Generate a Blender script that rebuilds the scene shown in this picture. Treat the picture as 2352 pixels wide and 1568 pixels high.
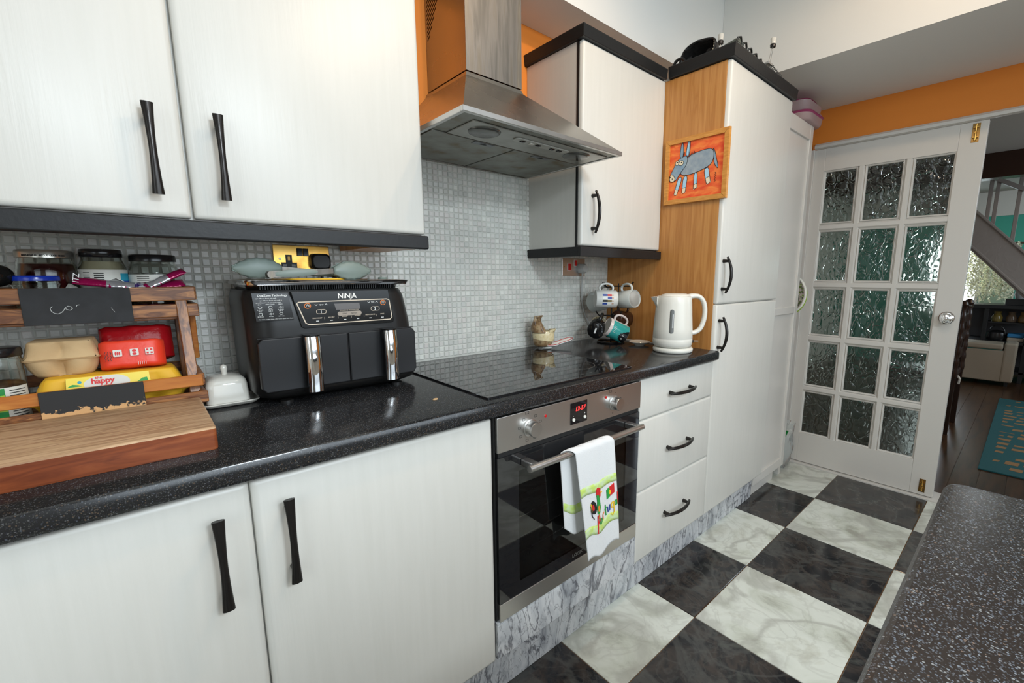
import bpy, bmesh, math, random
from math import sin, cos, pi, radians as rad
from mathutils import Vector, Matrix, Euler
random.seed(7)
sc = bpy.context.scene
COL = sc.collection
for o in list(bpy.data.objects): bpy.data.objects.remove(o)

# ---------------------------------------------------------------- camera
W_, H_ = 2352, 1568
cam = bpy.data.cameras.new('camera')
cam.sensor_fit = 'HORIZONTAL'; cam.sensor_width = 36
cam.lens = 1020.62 / W_ * 36
cam.shift_x = -91.44 / W_; cam.shift_y = 17.08 / W_
cam.clip_start = 0.02; cam.clip_end = 60
co = bpy.data.objects.new('camera', cam); COL.objects.link(co)
def _cam():
    y, p, r = rad(-42.8631), rad(-9.3569), rad(0.1629)
    f = Vector((-sin(y)*cos(p), cos(y)*cos(p), sin(p)))
    rt = Vector((cos(y), sin(y), 0)); up = rt.cross(f)
    R = cos(r)*rt + sin(r)*up; U = -sin(r)*rt + cos(r)*up
    m = Matrix((R, U, -f)).transposed().to_4x4(); m.translation = (0.2659, -1.4867, 1.2167)
    return m
co.matrix_world = _cam()
sc.camera = co

# ---------------------------------------------------------------- light and exposure
sc.view_settings.view_transform = 'Standard'
sc.view_settings.look = 'None'
sc.view_settings.gamma = 1
sc.view_settings.use_curve_mapping = False
sc.view_settings.exposure = -0.66
w = bpy.data.worlds.new('world'); sc.world = w; w.use_nodes = True
w.node_tree.nodes['Background'].inputs[0].default_value = (0.75, 0.87, 1.0, 1)
w.node_tree.nodes['Background'].inputs[1].default_value = 1.0

def area(name, loc, tgt, sx, sy, watts, col, spread=180):
    l = bpy.data.lights.new(name, 'AREA'); l.shape = 'RECTANGLE'; l.size = sx; l.size_y = sy; l.spread = rad(spread)
    l.energy = watts; l.color = col
    o = bpy.data.objects.new(name, l); COL.objects.link(o); o.location = loc
    o.rotation_euler = (Vector(tgt)-Vector(loc)).to_track_quat('-Z', 'Y').to_euler()
    return o
def spot(name, loc, tgt, watts, col, size=140, rad_=0.018, blend=.5):
    l = bpy.data.lights.new(name, 'SPOT'); l.energy = watts; l.color = col
    l.spot_size = rad(size); l.spot_blend = blend; l.shadow_soft_size = rad_
    o = bpy.data.objects.new(name, l); COL.objects.link(o); o.location = loc
    o.rotation_euler = (Vector(tgt)-Vector(loc)).to_track_quat('-Z', 'Y').to_euler()
    return o
COOL = (0.80, 0.91, 1.0); WARM = (1.0, 0.72, 0.46)
area('skylight', (1.0, -1.75, 2.55), (0.95, -1.45, 0), 1.9, 1.1, 26, COOL)
area('window_daylight', (1.2, -3.2, 1.48), (.9, -.6, .55), 2.4, 1.1, 27, COOL, 120)
area('added_cool_key', (.78, -3.0, 2.25), (.4, -.6, .6), .4, .3, 56, COOL)  # added cool source without an opening, for handle shadows and bright lower doors
area('side_fill', (-1.13, -1.9, 1.35), (1.0, -0.9, .6), 1.3, 1.3, 11, COOL, 120)  # added fill on the closed left side, no opening there
spot('ceiling_spot_a', (1.31, -1.03, 2.43), (1.25, -0.35, 1.3), 17, WARM)
spot('ceiling_spot_b', (1.12, -1.07, 2.43), (0.9, -0.4, 1.3), 14, WARM)
spot('ceiling_spot_c', (2.0, -1.25, 2.43), (2.7, -0.9, 1.3), 19, WARM)
spot('ceiling_spot_d', (0.92, -1.50, 2.43), (0.4, -0.4, 1.3), 7, WARM)
area('dining_daylight', (5.4, -3.6, 1.7), (5.6, -1.2, 0.6), 1.6, 1.4, 60, COOL)
area('far_window_daylight', (8.38, -.74, 1.25), (6.5, -1.2, .9), .4, .8, 12, COOL)
area('dining_far_fill', (7.2, -2.6, 2.2), (8.2, -1.1, 1.0), .5, .5, 16, COOL)
area('dining_warm_fill', (4.5, -2.4, 2.2), (5.4, -1.4, 0.3), 0.3, 0.3, 6, WARM)  # added warm fill to lift the dining room, no fitting modelled

# ---------------------------------------------------------------- materials
MATS = {}
def mat(name, col, rough=.5, metal=0., ramp=None, tex='noise', scale=(1,1,1), ts=5., detail=4., dist=0.,
        bump=0., bts=None, bd=.002, trans=0., ior=1.45, emit=0., coat=0., rand=0., spec=.5, alpha=1., bscale=None, aniso=0., rramp=None, sub=0.):
    if name in MATS: return MATS[name]
    m = bpy.data.materials.new(name); m.use_nodes = True; nt = m.node_tree; N = nt.nodes; L = nt.links
    b = N['Principled BSDF']; I = b.inputs
    I['Base Color'].default_value = (*col, 1); I['Roughness'].default_value = rough; I['Metallic'].default_value = metal
    I['Transmission Weight'].default_value = trans; I['IOR'].default_value = ior; I['Coat Weight'].default_value = coat
    I['Specular IOR Level'].default_value = spec; I['Alpha'].default_value = alpha
    if aniso: I['Anisotropic'].default_value = aniso
    if emit: I['Emission Color'].default_value = (*col, 1); I['Emission Strength'].default_value = emit
    if ramp or bump or rramp:
        tc = N.new('ShaderNodeTexCoord'); mp = N.new('ShaderNodeMapping'); mp.inputs['Scale'].default_value = scale
        L.new(tc.outputs['Object'], mp.inputs['Vector'])
        if rand:
            oi = N.new('ShaderNodeObjectInfo'); ml = N.new('ShaderNodeMath'); ml.operation = 'MULTIPLY'; ml.inputs[1].default_value = rand
            L.new(oi.outputs['Random'], ml.inputs[0]); cb = N.new('ShaderNodeCombineXYZ')
            for k in range(3): L.new(ml.outputs[0], cb.inputs[k])
            L.new(cb.outputs[0], mp.inputs['Location'])
        def T(kind, s, vec=mp):
            if kind == 'noise':
                t = N.new('ShaderNodeTexNoise'); t.inputs['Scale'].default_value = s; t.inputs['Detail'].default_value = detail; t.inputs['Distortion'].default_value = dist; out = t.outputs['Fac']
            elif kind == 'wave':
                t = N.new('ShaderNodeTexWave'); t.inputs['Scale'].default_value = s; t.inputs['Distortion'].default_value = dist; t.inputs['Detail'].default_value = detail; t.inputs['Detail Scale'].default_value = 1.5; out = t.outputs['Fac']
            else:
                t = N.new('ShaderNodeTexVoronoi'); t.inputs['Scale'].default_value = s; out = t.outputs['Distance']
                if kind == 'cell':
                    sp = N.new('ShaderNodeSeparateColor'); L.new(t.outputs['Color'], sp.inputs[0]); L.new(vec.outputs[0], t.inputs['Vector']); return sp.outputs[0]
            L.new(vec.outputs[0], t.inputs['Vector']); return out
        out = T(tex, ts)
        if ramp:
            r = N.new('ShaderNodeValToRGB'); e = r.color_ramp.elements
            while len(e) < len(ramp): e.new(.5)
            for k, (p, c) in enumerate(ramp): e[k].position = p; e[k].color = (*c, 1)
            if tex == 'cell': r.color_ramp.interpolation = 'CONSTANT'
            L.new(out, r.inputs[0]); L.new(r.outputs[0], I['Base Color'])
        if rramp:
            r2 = N.new('ShaderNodeMapRange'); r2.inputs[3].default_value = rramp[0]; r2.inputs[4].default_value = rramp[1]
            o3 = T('noise', rramp[2]); L.new(o3, r2.inputs[0]); L.new(r2.outputs[0], I['Roughness'])
        if bump:
            vec = mp
            if bscale:
                vec = N.new('ShaderNodeMapping'); vec.inputs['Scale'].default_value = bscale; L.new(tc.outputs['Object'], vec.inputs['Vector'])
            o2 = T('noise', bts, vec) if bts else out
            bn = N.new('ShaderNodeBump'); bn.inputs['Strength'].default_value = bump; bn.inputs['Distance'].default_value = bd
            L.new(o2, bn.inputs['Height']); L.new(bn.outputs[0], I['Normal'])
    MATS[name] = m; return m

PAINT = mat('white_painted_woodgrain', (.66,.645,.60), .36, bump=.28, bts=11, bscale=(18,18,.9), bd=.0009, detail=6, ramp=[(.3,(.585,.568,.515)),(.7,(.608,.590,.538))], scale=(12,12,.8), ts=6)
PAINTW = mat('white_gloss_paint', (.62,.59,.54), .3, bump=.12, bts=30, bd=.001)
LAMWHITE = mat('warm_white_melamine', (.67,.655,.60), .3)
BLACKP = mat('black_brushed_paint', (.012,.012,.012), .42, spec=.35, bump=.35, bts=90, bd=.001, scale=(1,1,1))
BLKIRON = mat('black_cast_metal', (.030,.027,.025), .26, metal=.7, bump=.35, bts=55, bd=.001)
STEEL = mat('brushed_stainless_steel', (.56,.55,.53), .3, metal=1., bump=.06, bts=60, bscale=(1,1,40), bd=.0005, rramp=(.22,.42,6))
STEELH = mat('worn_stainless_steel', (.38,.36,.33), .36, metal=1., bump=.06, bts=50, bscale=(1,1,30), bd=.0005, rramp=(.18,.38,5))
STEELF = mat('brushed_steel_fascia', (.60,.585,.56), .33, metal=1., bump=.05, bts=60, bscale=(1,40,40), bd=.0005)
STEELC = mat('darkened_streaked_steel', (.21,.195,.175), .5, metal=1., bump=.1, bts=50, bscale=(1,1,10), bd=.0005, rramp=(.40,.60,7), ramp=[(.35,(.15,.14,.125)),(.5,(.21,.195,.175)),(.62,(.19,.17,.14)),(.75,(.32,.28,.22))], scale=(9,9,.9), ts=5, detail=9, dist=.4)  # base darkened to stand in for a dim reflection; streaks are scratches
GREASE = mat('dirty_filter_metal', (.3,.31,.28), .45, metal=.75, ramp=[(.35,(.30,.31,.28)),(.55,(.24,.24,.21)),(.68,(.18,.14,.08))], ts=14, detail=9, bump=.5, bts=300, bd=.0008)
CHROME = mat('polished_chrome', (.85,.85,.85), .05, metal=1.)
ORANGE = mat('orange_wall_paint', (.76,.235,.028), .6, bump=.12, bts=40, bd=.001)
CEIL = mat('ceiling_matt_white', (.70,.69,.65), .8, bump=.08, bts=25, bd=.001)
WALLP = mat('matt_white_wall', (.66,.64,.58), .8)
OAK = mat('honey_oak_laminate', (.5,.26,.08), .35, ramp=[(.3,(.53,.255,.075)),(.5,(.46,.205,.055)),(.62,(.40,.165,.04)),(.75,(.52,.25,.072))], scale=(9,9,.5), ts=6, detail=9, dist=1.0, bump=.08, bd=.0008)
ACACIA = mat('dark_acacia_wood', (.15,.05,.018), .36, ramp=[(.28,(.06,.022,.010)),(.40,(.26,.10,.032)),(.50,(.12,.042,.016)),(.60,(.40,.17,.055)),(.72,(.20,.075,.025))], scale=(1.4,9,9), ts=6, detail=6, dist=1.2, rand=9, bump=.12, bd=.001)
ACACIAV = mat('dark_acacia_post', (.15,.05,.018), .36, ramp=[(.28,(.06,.022,.010)),(.40,(.24,.09,.028)),(.50,(.11,.038,.014)),(.60,(.36,.15,.05)),(.72,(.18,.065,.02))], scale=(9,9,1.4), ts=6, detail=6, dist=1.2, rand=9, bump=.12, bd=.001)
PINE = mat('orange_stained_slat', (.48,.17,.03), .36, ramp=[(.3,(.50,.18,.03)),(.55,(.38,.115,.018)),(.75,(.56,.24,.05))], scale=(1.3,9,9), ts=6, detail=6, dist=1, rand=9, bump=.1, bd=.001)
BOARDT = mat('chopping_board_wood', (.5,.28,.13), .5, ramp=[(.25,(.22,.115,.06)),(.40,(.46,.29,.16)),(.50,(.58,.39,.23)),(.58,(.34,.19,.10)),(.66,(.52,.34,.19)),(.8,(.62,.42,.24))], scale=(1.1,14,5), ts=4.6, detail=7, dist=.7, bump=.15, bd=.001)
BOARDS = mat('chopping_board_red_edge', (.2,.05,.02), .33, ramp=[(.25,(.10,.022,.01)),(.5,(.24,.06,.02)),(.7,(.33,.10,.035)),(.85,(.13,.03,.012))], scale=(1.4,9,9), ts=7, detail=6, dist=1.0, bump=.1, bd=.001)
GRANITE = None
def granite(name, base, cells, rough, s1, s2):
    m = bpy.data.materials.new(name); m.use_nodes = True; nt = m.node_tree; N = nt.nodes; L = nt.links; b = N['Principled BSDF']
    b.inputs['Roughness'].default_value = rough
    tc = N.new('ShaderNodeTexCoord'); prev = None
    nz = N.new('ShaderNodeTexNoise'); nz.inputs['Scale'].default_value = 9; L.new(tc.outputs['Object'], nz.inputs['Vector'])
    r0 = N.new('ShaderNodeValToRGB'); r0.color_ramp.elements[0].color = (*[c*.75 for c in base], 1); r0.color_ramp.elements[1].color = (*[c*1.3 for c in base], 1)
    L.new(nz.outputs['Fac'], r0.inputs[0]); prev = r0.outputs[0]
    for s, thr, size, cols in ((s1, .50, .46, cells[0]), (s2, .70, .40, cells[1])):
        v = N.new('ShaderNodeTexVoronoi'); v.inputs['Scale'].default_value = s; L.new(tc.outputs['Object'], v.inputs['Vector'])
        sp = N.new('ShaderNodeSeparateColor'); L.new(v.outputs['Color'], sp.inputs[0])
        g = N.new('ShaderNodeMath'); g.operation = 'GREATER_THAN'; g.inputs[1].default_value = thr; L.new(sp.outputs[0], g.inputs[0])
        l = N.new('ShaderNodeMath'); l.operation = 'LESS_THAN'; l.inputs[1].default_value = size; L.new(v.outputs['Distance'], l.inputs[0])
        mu = N.new('ShaderNodeMath'); mu.operation = 'MULTIPLY'; L.new(g.outputs[0], mu.inputs[0]); L.new(l.outputs[0], mu.inputs[1])
        cr = N.new('ShaderNodeValToRGB'); e = cr.color_ramp.elements; cr.color_ramp.interpolation = 'CONSTANT'
        while len(e) < len(cols): e.new(.5)
        for k, c in enumerate(cols): e[k].position = k/len(cols); e[k].color = (*c, 1)
        L.new(sp.outputs[1], cr.inputs[0])
        mx = N.new('ShaderNodeMix'); mx.data_type = 'RGBA'
        L.new(mu.outputs[0], mx.inputs['Factor']); L.new(prev, mx.inputs['A']); L.new(cr.outputs[0], mx.inputs['B']); prev = mx.outputs['Result']
    L.new(prev, b.inputs['Base Color'])
    return m
GRANITE = granite('black_speckled_laminate', (.012,.012,.0125), ([(.03,.03,.032),(.022,.022,.026),(.045,.044,.04)], [(.10,.10,.10),(.055,.06,.07),(.07,.05,.035),(.08,.08,.08)]), .16, 560, 380)
GRANITE_LIT = granite('black_speckled_laminate_lit', (.022,.018,.016), ([(.06,.066,.078),(.10,.105,.115),(.045,.042,.042),(.085,.095,.11)], [(.20,.225,.25),(.13,.15,.18),(.15,.16,.17),(.24,.25,.25),(.12,.14,.17),(.18,.13,.10),(.17,.19,.22)]), .30, 560, 380)  # worktop laminate again, its colours lightened to stand in for light on the island

def marble(name, ramp, vein, rough, ts=3., vs=2.2, scale=(1,1,1), rand=17., vw=.045, vst=(.8,.55)):
    m = bpy.data.materials.new(name); m.use_nodes = True; nt = m.node_tree; N = nt.nodes; L = nt.links; b = N['Principled BSDF']
    b.inputs['Roughness'].default_value = rough
    tc = N.new('ShaderNodeTexCoord'); mp = N.new('ShaderNodeMapping'); mp.inputs['Scale'].default_value = scale; L.new(tc.outputs['Object'], mp.inputs['Vector'])
    oi = N.new('ShaderNodeObjectInfo'); ml = N.new('ShaderNodeMath'); ml.operation = 'MULTIPLY'; ml.inputs[1].default_value = rand
    L.new(oi.outputs['Random'], ml.inputs[0]); cb = N.new('ShaderNodeCombineXYZ')
    for k in range(3): L.new(ml.outputs[0], cb.inputs[k])
    L.new(cb.outputs[0], mp.inputs['Location'])
    n = N.new('ShaderNodeTexNoise'); n.inputs['Scale'].default_value = ts; n.inputs['Detail'].default_value = 8; n.inputs['Distortion'].default_value = 1.4; n.inputs['Roughness'].default_value = .6
    L.new(mp.outputs[0], n.inputs['Vector'])
    r = N.new('ShaderNodeValToRGB'); e = r.color_ramp.elements
    while len(e) < len(ramp): e.new(.5)
    for k, (p, c) in enumerate(ramp): e[k].position = p; e[k].color = (*c, 1)
    L.new(n.outputs['Fac'], r.inputs[0]); prev = r.outputs[0]
    for q, (s, wd) in enumerate(((vs, vw), (vs*2.3, vw*.6))):
        n2 = N.new('ShaderNodeTexNoise'); n2.inputs['Scale'].default_value = s; n2.inputs['Detail'].default_value = 7; n2.inputs['Distortion'].default_value = 2.2
        L.new(mp.outputs[0], n2.inputs['Vector'])
        sb = N.new('ShaderNodeMath'); sb.operation = 'SUBTRACT'; sb.inputs[1].default_value = .5; L.new(n2.outputs['Fac'], sb.inputs[0])
        ab = N.new('ShaderNodeMath'); ab.operation = 'ABSOLUTE'; L.new(sb.outputs[0], ab.inputs[0])
        mr = N.new('ShaderNodeMapRange'); mr.inputs[1].default_value = 0; mr.inputs[2].default_value = wd; mr.inputs[3].default_value = vst[q]; mr.interpolation_type = 'SMOOTHSTEP'; mr.inputs[4].default_value = 0
        L.new(ab.outputs[0], mr.inputs[0])
        mx = N.new('ShaderNodeMix'); mx.data_type = 'RGBA'; mx.inputs['B'].default_value = (*vein, 1)
        L.new(mr.outputs[0], mx.inputs['Factor']); L.new(prev, mx.inputs['A']); prev = mx.outputs['Result']
    L.new(prev, b.inputs['Base Color'])
    return m
TILEW = marble('white_marble_floor_tile', [(.30,(.36,.36,.30)),(.40,(.55,.57,.49)),(.50,(.64,.66,.59)),(.60,(.67,.69,.62)),(.72,(.50,.50,.42))], (.33,.32,.28), .14, 3.4, 2.0, rand=23, vw=.075, vst=(.55,.22))
TILEB = marble('black_marble_floor_tile', [(.3,(.008,.009,.011)),(.44,(.016,.016,.018)),(.54,(.045,.036,.031)),(.60,(.016,.016,.018)),(.70,(.060,.063,.055))], (.085,.085,.078), .13, 5.5, 2.6, rand=23, vw=.06, vst=(.5,.3))
PLINTHM = marble('grey_white_marble_vinyl', [(.3,(.22,.23,.25)),(.45,(.48,.49,.50)),(.6,(.62,.62,.62)),(.75,(.42,.43,.45))], (.07,.07,.085), .3, 5, 3.2, scale=(2.1,1,.9), rand=3, vw=.03)

def mosaic():
    m = bpy.data.materials.new('pearl_mosaic_tile'); m.use_nodes = True; nt = m.node_tree; N = nt.nodes; L = nt.links; b = N['Principled BSDF']
    b.inputs['Roughness'].default_value = .26; b.inputs['Metallic'].default_value = .0
    g = N.new('ShaderNodeNewGeometry'); oi = N.new('ShaderNodeObjectInfo')
    ad = N.new('ShaderNodeMath'); ad.operation = 'ADD'; L.new(g.outputs['Random Per Island'], ad.inputs[0]); L.new(oi.outputs['Random'], ad.inputs[1])
    fr = N.new('ShaderNodeMath'); fr.operation = 'FRACT'; L.new(ad.outputs[0], fr.inputs[0])
    r = N.new('ShaderNodeValToRGB'); e = r.color_ramp.elements; e.new(.5); e.new(.8)
    for k, (p, c) in enumerate(((0,(.50,.50,.46)),(.4,(.60,.60,.55)),(.75,(.58,.55,.51)),(1,(.66,.66,.60)))): e[k].position = p; e[k].color = (*c, 1)
    L.new(fr.outputs[0], r.inputs[0]); L.new(r.outputs[0], b.inputs['Base Color'])
    tc = N.new('ShaderNodeTexCoord'); n = N.new('ShaderNodeTexNoise'); n.inputs['Scale'].default_value = 260; L.new(tc.outputs['Object'], n.inputs['Vector'])
    bn = N.new('ShaderNodeBump'); bn.inputs['Strength'].default_value = .5; bn.inputs['Distance'].default_value = .0008; L.new(n.outputs['Fac'], bn.inputs['Height']); L.new(bn.outputs[0], b.inputs['Normal'])
    return m
MOSAIC = mosaic()
GROUT = mat('grey_tile_grout', (.52,.52,.47), .6, bump=.2, bts=120, bd=.001)
FGROUT = mat('brown_floor_grout', (.17,.085,.035), .7)

def leafglass():
    m = bpy.data.materials.new('leaf_textured_glass'); m.use_nodes = True; nt = m.node_tree; N = nt.nodes; L = nt.links; b = N['Principled BSDF']; I = b.inputs
    I['Base Color'].default_value = (.45,.49,.44,1); I['Transmission Weight'].default_value = 1; I['Roughness'].default_value = .1; I['IOR'].default_value = 1.45
    tc = N.new('ShaderNodeTexCoord'); mp = N.new('ShaderNodeMapping'); mp.inputs['Scale'].default_value = (1, 1.4, 1); L.new(tc.outputs['Object'], mp.inputs['Vector'])
    n = N.new('ShaderNodeTexNoise'); n.inputs['Scale'].default_value = 9; n.inputs['Detail'].default_value = 2; L.new(mp.outputs[0], n.inputs['Vector'])
    mx = N.new('ShaderNodeMix'); mx.data_type = 'RGBA'; mx.inputs['Factor'].default_value = .17; L.new(mp.outputs[0], mx.inputs['A']); L.new(n.outputs['Color'], mx.inputs['B'])
    v = N.new('ShaderNodeTexVoronoi'); v.feature = 'DISTANCE_TO_EDGE'; v.inputs['Scale'].default_value = 16; L.new(mx.outputs['Result'], v.inputs['Vector'])
    mr = N.new('ShaderNodeMapRange'); mr.inputs[2].default_value = .22; L.new(v.outputs['Distance'], mr.inputs[0])
    bn = N.new('ShaderNodeBump'); bn.inputs['Strength'].default_value = 1; bn.inputs['Distance'].default_value = .0032
    L.new(mr.outputs[0], bn.inputs['Height']); L.new(bn.outputs[0], I['Normal'])
    return m
LEAFGLASS = leafglass()
GLASS = mat('clear_jar_glass', (.93,.96,.93), .03, trans=1., ior=1.3)
BLKGLASS = mat('black_ceramic_glass', (.010,.010,.011), .03, spec=.9)
OVGLASS = mat('oven_door_glass', (.012,.012,.013), .03, spec=1.0)
BLKPL = mat('matt_black_plastic', (.013,.0125,.012), .34, spec=.32)
BLKPLG = mat('gloss_black_plastic', (.007,.007,.007), .14, spec=.35)
GRYTXT = mat('pale_gold_print', (.62,.52,.40), .4)
WHTXT = mat('white_print', (.75,.75,.72), .5)
SILVERT = mat('silver_print', (.62,.58,.52), .3, metal=.4)
BLKINK = mat('black_ink', (.01,.01,.01), .6)
REDINK = mat('red_print', (.60,.02,.02), .5)
GRNINK = mat('green_print', (.02,.30,.05), .5)
YELINK = mat('yellow_print', (.80,.50,.02), .5)
ORGINK = mat('orange_print', (.85,.22,.03), .5)
BLUINK = mat('blue_print', (.02,.06,.30), .5)
REDLED = mat('red_led_digits', (1,.03,.03), .5, emit=3.)
REDPL = mat('red_indicator', (.5,.01,.01), .25)
WHPL = mat('white_plastic', (.70,.68,.61), .28)
CERAM = mat('cream_glazed_ceramic', (.62,.59,.52), .1)
BRASS = mat('tarnished_brass', (.62,.36,.09), .22, metal=1., ramp=[(.35,(.68,.42,.12)),(.55,(.60,.33,.07)),(.7,(.42,.17,.04))], ts=18, detail=6)
BRASSD = mat('dull_brass_bolt', (.30,.18,.06), .35, metal=1.)
CHALK = mat('chalkboard_black', (.022,.022,.022), .75, ramp=[(.4,(.020,.020,.020)),(.72,(.03,.03,.032)),(.8,(.08,.08,.08))], ts=30, detail=8)
def wornchalk():
    m = bpy.data.materials.new('worn_chalkboard'); m.use_nodes = True; nt = m.node_tree; N = nt.nodes; L = nt.links; b = N['Principled BSDF']; b.inputs['Roughness'].default_value = .75
    tc = N.new('ShaderNodeTexCoord'); sx = N.new('ShaderNodeSeparateXYZ'); L.new(tc.outputs['Object'], sx.inputs[0])
    n = N.new('ShaderNodeTexNoise'); n.inputs['Scale'].default_value = 90; n.inputs['Detail'].default_value = 8; n.inputs['Roughness'].default_value = .65; L.new(tc.outputs['Object'], n.inputs['Vector'])
    mr = N.new('ShaderNodeMapRange'); mr.inputs[1].default_value = .026; mr.inputs[2].default_value = .052; mr.inputs[3].default_value = .22; mr.inputs[4].default_value = -.22
    L.new(sx.outputs[2], mr.inputs[0]); ad = N.new('ShaderNodeMath'); ad.operation = 'ADD'; L.new(mr.outputs[0], ad.inputs[0]); L.new(n.outputs['Fac'], ad.inputs[1])
    r = N.new('ShaderNodeValToRGB'); e = r.color_ramp.elements; e[0].position = .52; e[0].color = (.018,.018,.018,1); e[1].position = .56; e[1].color = (.58,.33,.14,1)
    L.new(ad.outputs[0], r.inputs[0]); L.new(r.outputs[0], b.inputs['Base Color']); return m
WORN = wornchalk()
CARDB = mat('moulded_pulp_card', (.50,.34,.17), .85, bump=.35, bts=160, bd=.001, ramp=[(.4,(.46,.31,.155)),(.65,(.54,.38,.20))], ts=12)
YELCARD = mat('yellow_moulded_card', (.72,.40,.02), .6, bump=.2, bts=120, bd=.001)
YELLBL = mat('yellow_printed_label', (.80,.62,.06), .4)
REDPAPER = mat('red_paper_packet', (.72,.045,.018), .38, bump=.5, bts=22, bd=.004)
REDFOIL = mat('dark_red_foil_packet', (.34,.006,.010), .2, bump=.6, bts=28, bd=.004)
MAGFOIL = mat('magenta_foil_wrapper', (.27,.004,.06), .18, metal=.2, bump=.5, bts=60, bd=.003)
SILFOIL = mat('silver_foil_wrapper', (.6,.6,.62), .22, metal=.7, bump=.5, bts=70, bd=.003)
LABELW = mat('white_paper_label', (.62,.61,.55), .5)
LABELG = mat('green_paper_label', (.01,.22,.04), .45)
LABELT = mat('teal_paper_label', (.02,.30,.42), .45)
JAMR = mat('dark_berry_jam', (.030,.004,.004), .15)
MAYO = mat('pale_sauce_filling', (.34,.30,.20), .3)
LIDBL = mat('black_jar_lid', (.010,.010,.011), .2)
LIDBLUE = mat('blue_jar_lid', (.008,.03,.30), .2)
SILIC = mat('grey_green_silicone', (.175,.215,.19), .45)
MAT_TEAL = mat('teal_glaze', (.03,.30,.27), .15)
BLKCER = mat('black_glazed_ceramic', (.008,.008,.008), .08)
WHCER = mat('white_glazed_ceramic', (.66,.66,.62), .1)
STONEW = mat('speckled_stoneware', (.35,.24,.12), .35, ramp=[(.3,(.07,.04,.02)),(.45,(.22,.13,.06)),(.58,(.33,.24,.13)),(.7,(.12,.07,.035))], ts=45, detail=6, bump=.2, bd=.002)
STONEC = mat('cream_speckled_glaze', (.56,.47,.28), .2, ramp=[(.3,(.12,.07,.03)),(.37,(.56,.46,.26)),(.7,(.62,.54,.34))], ts=90, detail=3)
TOWEL = mat('white_cotton_towel', (.70,.70,.69), .95, bump=.5, bts=240, bd=.0015)
LIME = mat('lime_woven_band', (.50,.66,.16), .9, ramp=[(.4,(.50,.66,.14)),(.6,(.56,.68,.42))], ts=40, bump=.4, bts=240, bd=.001)
PINKPL = mat('pink_plastic', (.62,.12,.28), .3)
CLEARPK = mat('translucent_pink_plastic', (.72,.55,.54), .25, trans=.55, ior=1.2)
TEALW = mat('teal_wall_paint', (.06,.36,.27), .7)
DKWOODF = mat('dark_wood_floorboards', (.05,.022,.010), .3, ramp=[(.35,(.030,.013,.007)),(.55,(.065,.028,.012)),(.75,(.04,.018,.009))], scale=(1,9,1), ts=3, detail=6)
DKWOOD = mat('dark_stained_wood', (.022,.010,.006), .25)
GREYP = mat('grey_glossy_stair_paint', (.26,.235,.215), .3, bump=.4, bts=14, bd=.004, dist=2)
RUGM = mat('teal_flatweave_rug', (.012,.085,.095), .95, bump=.4, bts=120, bd=.002)
RUGT = mat('rug_tan_pattern', (.26,.15,.065), .95, bump=.4, bts=120, bd=.002)
LEATH = mat('cream_faux_leather', (.40,.34,.26), .45, bump=.3, bts=60, bd=.002)
BLKFURN = mat('black_furniture_laminate', (.009,.010,.011), .35)
SKY = mat('bright_window_sky', (.9,.97,1.), .5, emit=2.2)
BLOSSOM = mat('cream_silk_blossom', (.80,.78,.60), .8)
FGREEN = mat('hazy_green_glass_view', (.28,.36,.26), .5)
CLEARPL = mat('clear_crinkled_plastic', (.85,.88,.86), .12, trans=.8, ior=1.2, bump=.8, bts=60, bd=.004)
BLKLEA = mat('black_shiny_leather', (.012,.012,.012), .25, bump=.3, bts=30, bd=.004)
GREYPL = mat('pale_grey_lid_plastic', (.33,.34,.31), .35)
SHADEBR = mat('oven_interior_enamel', (.035,.035,.036), .25)
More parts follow.
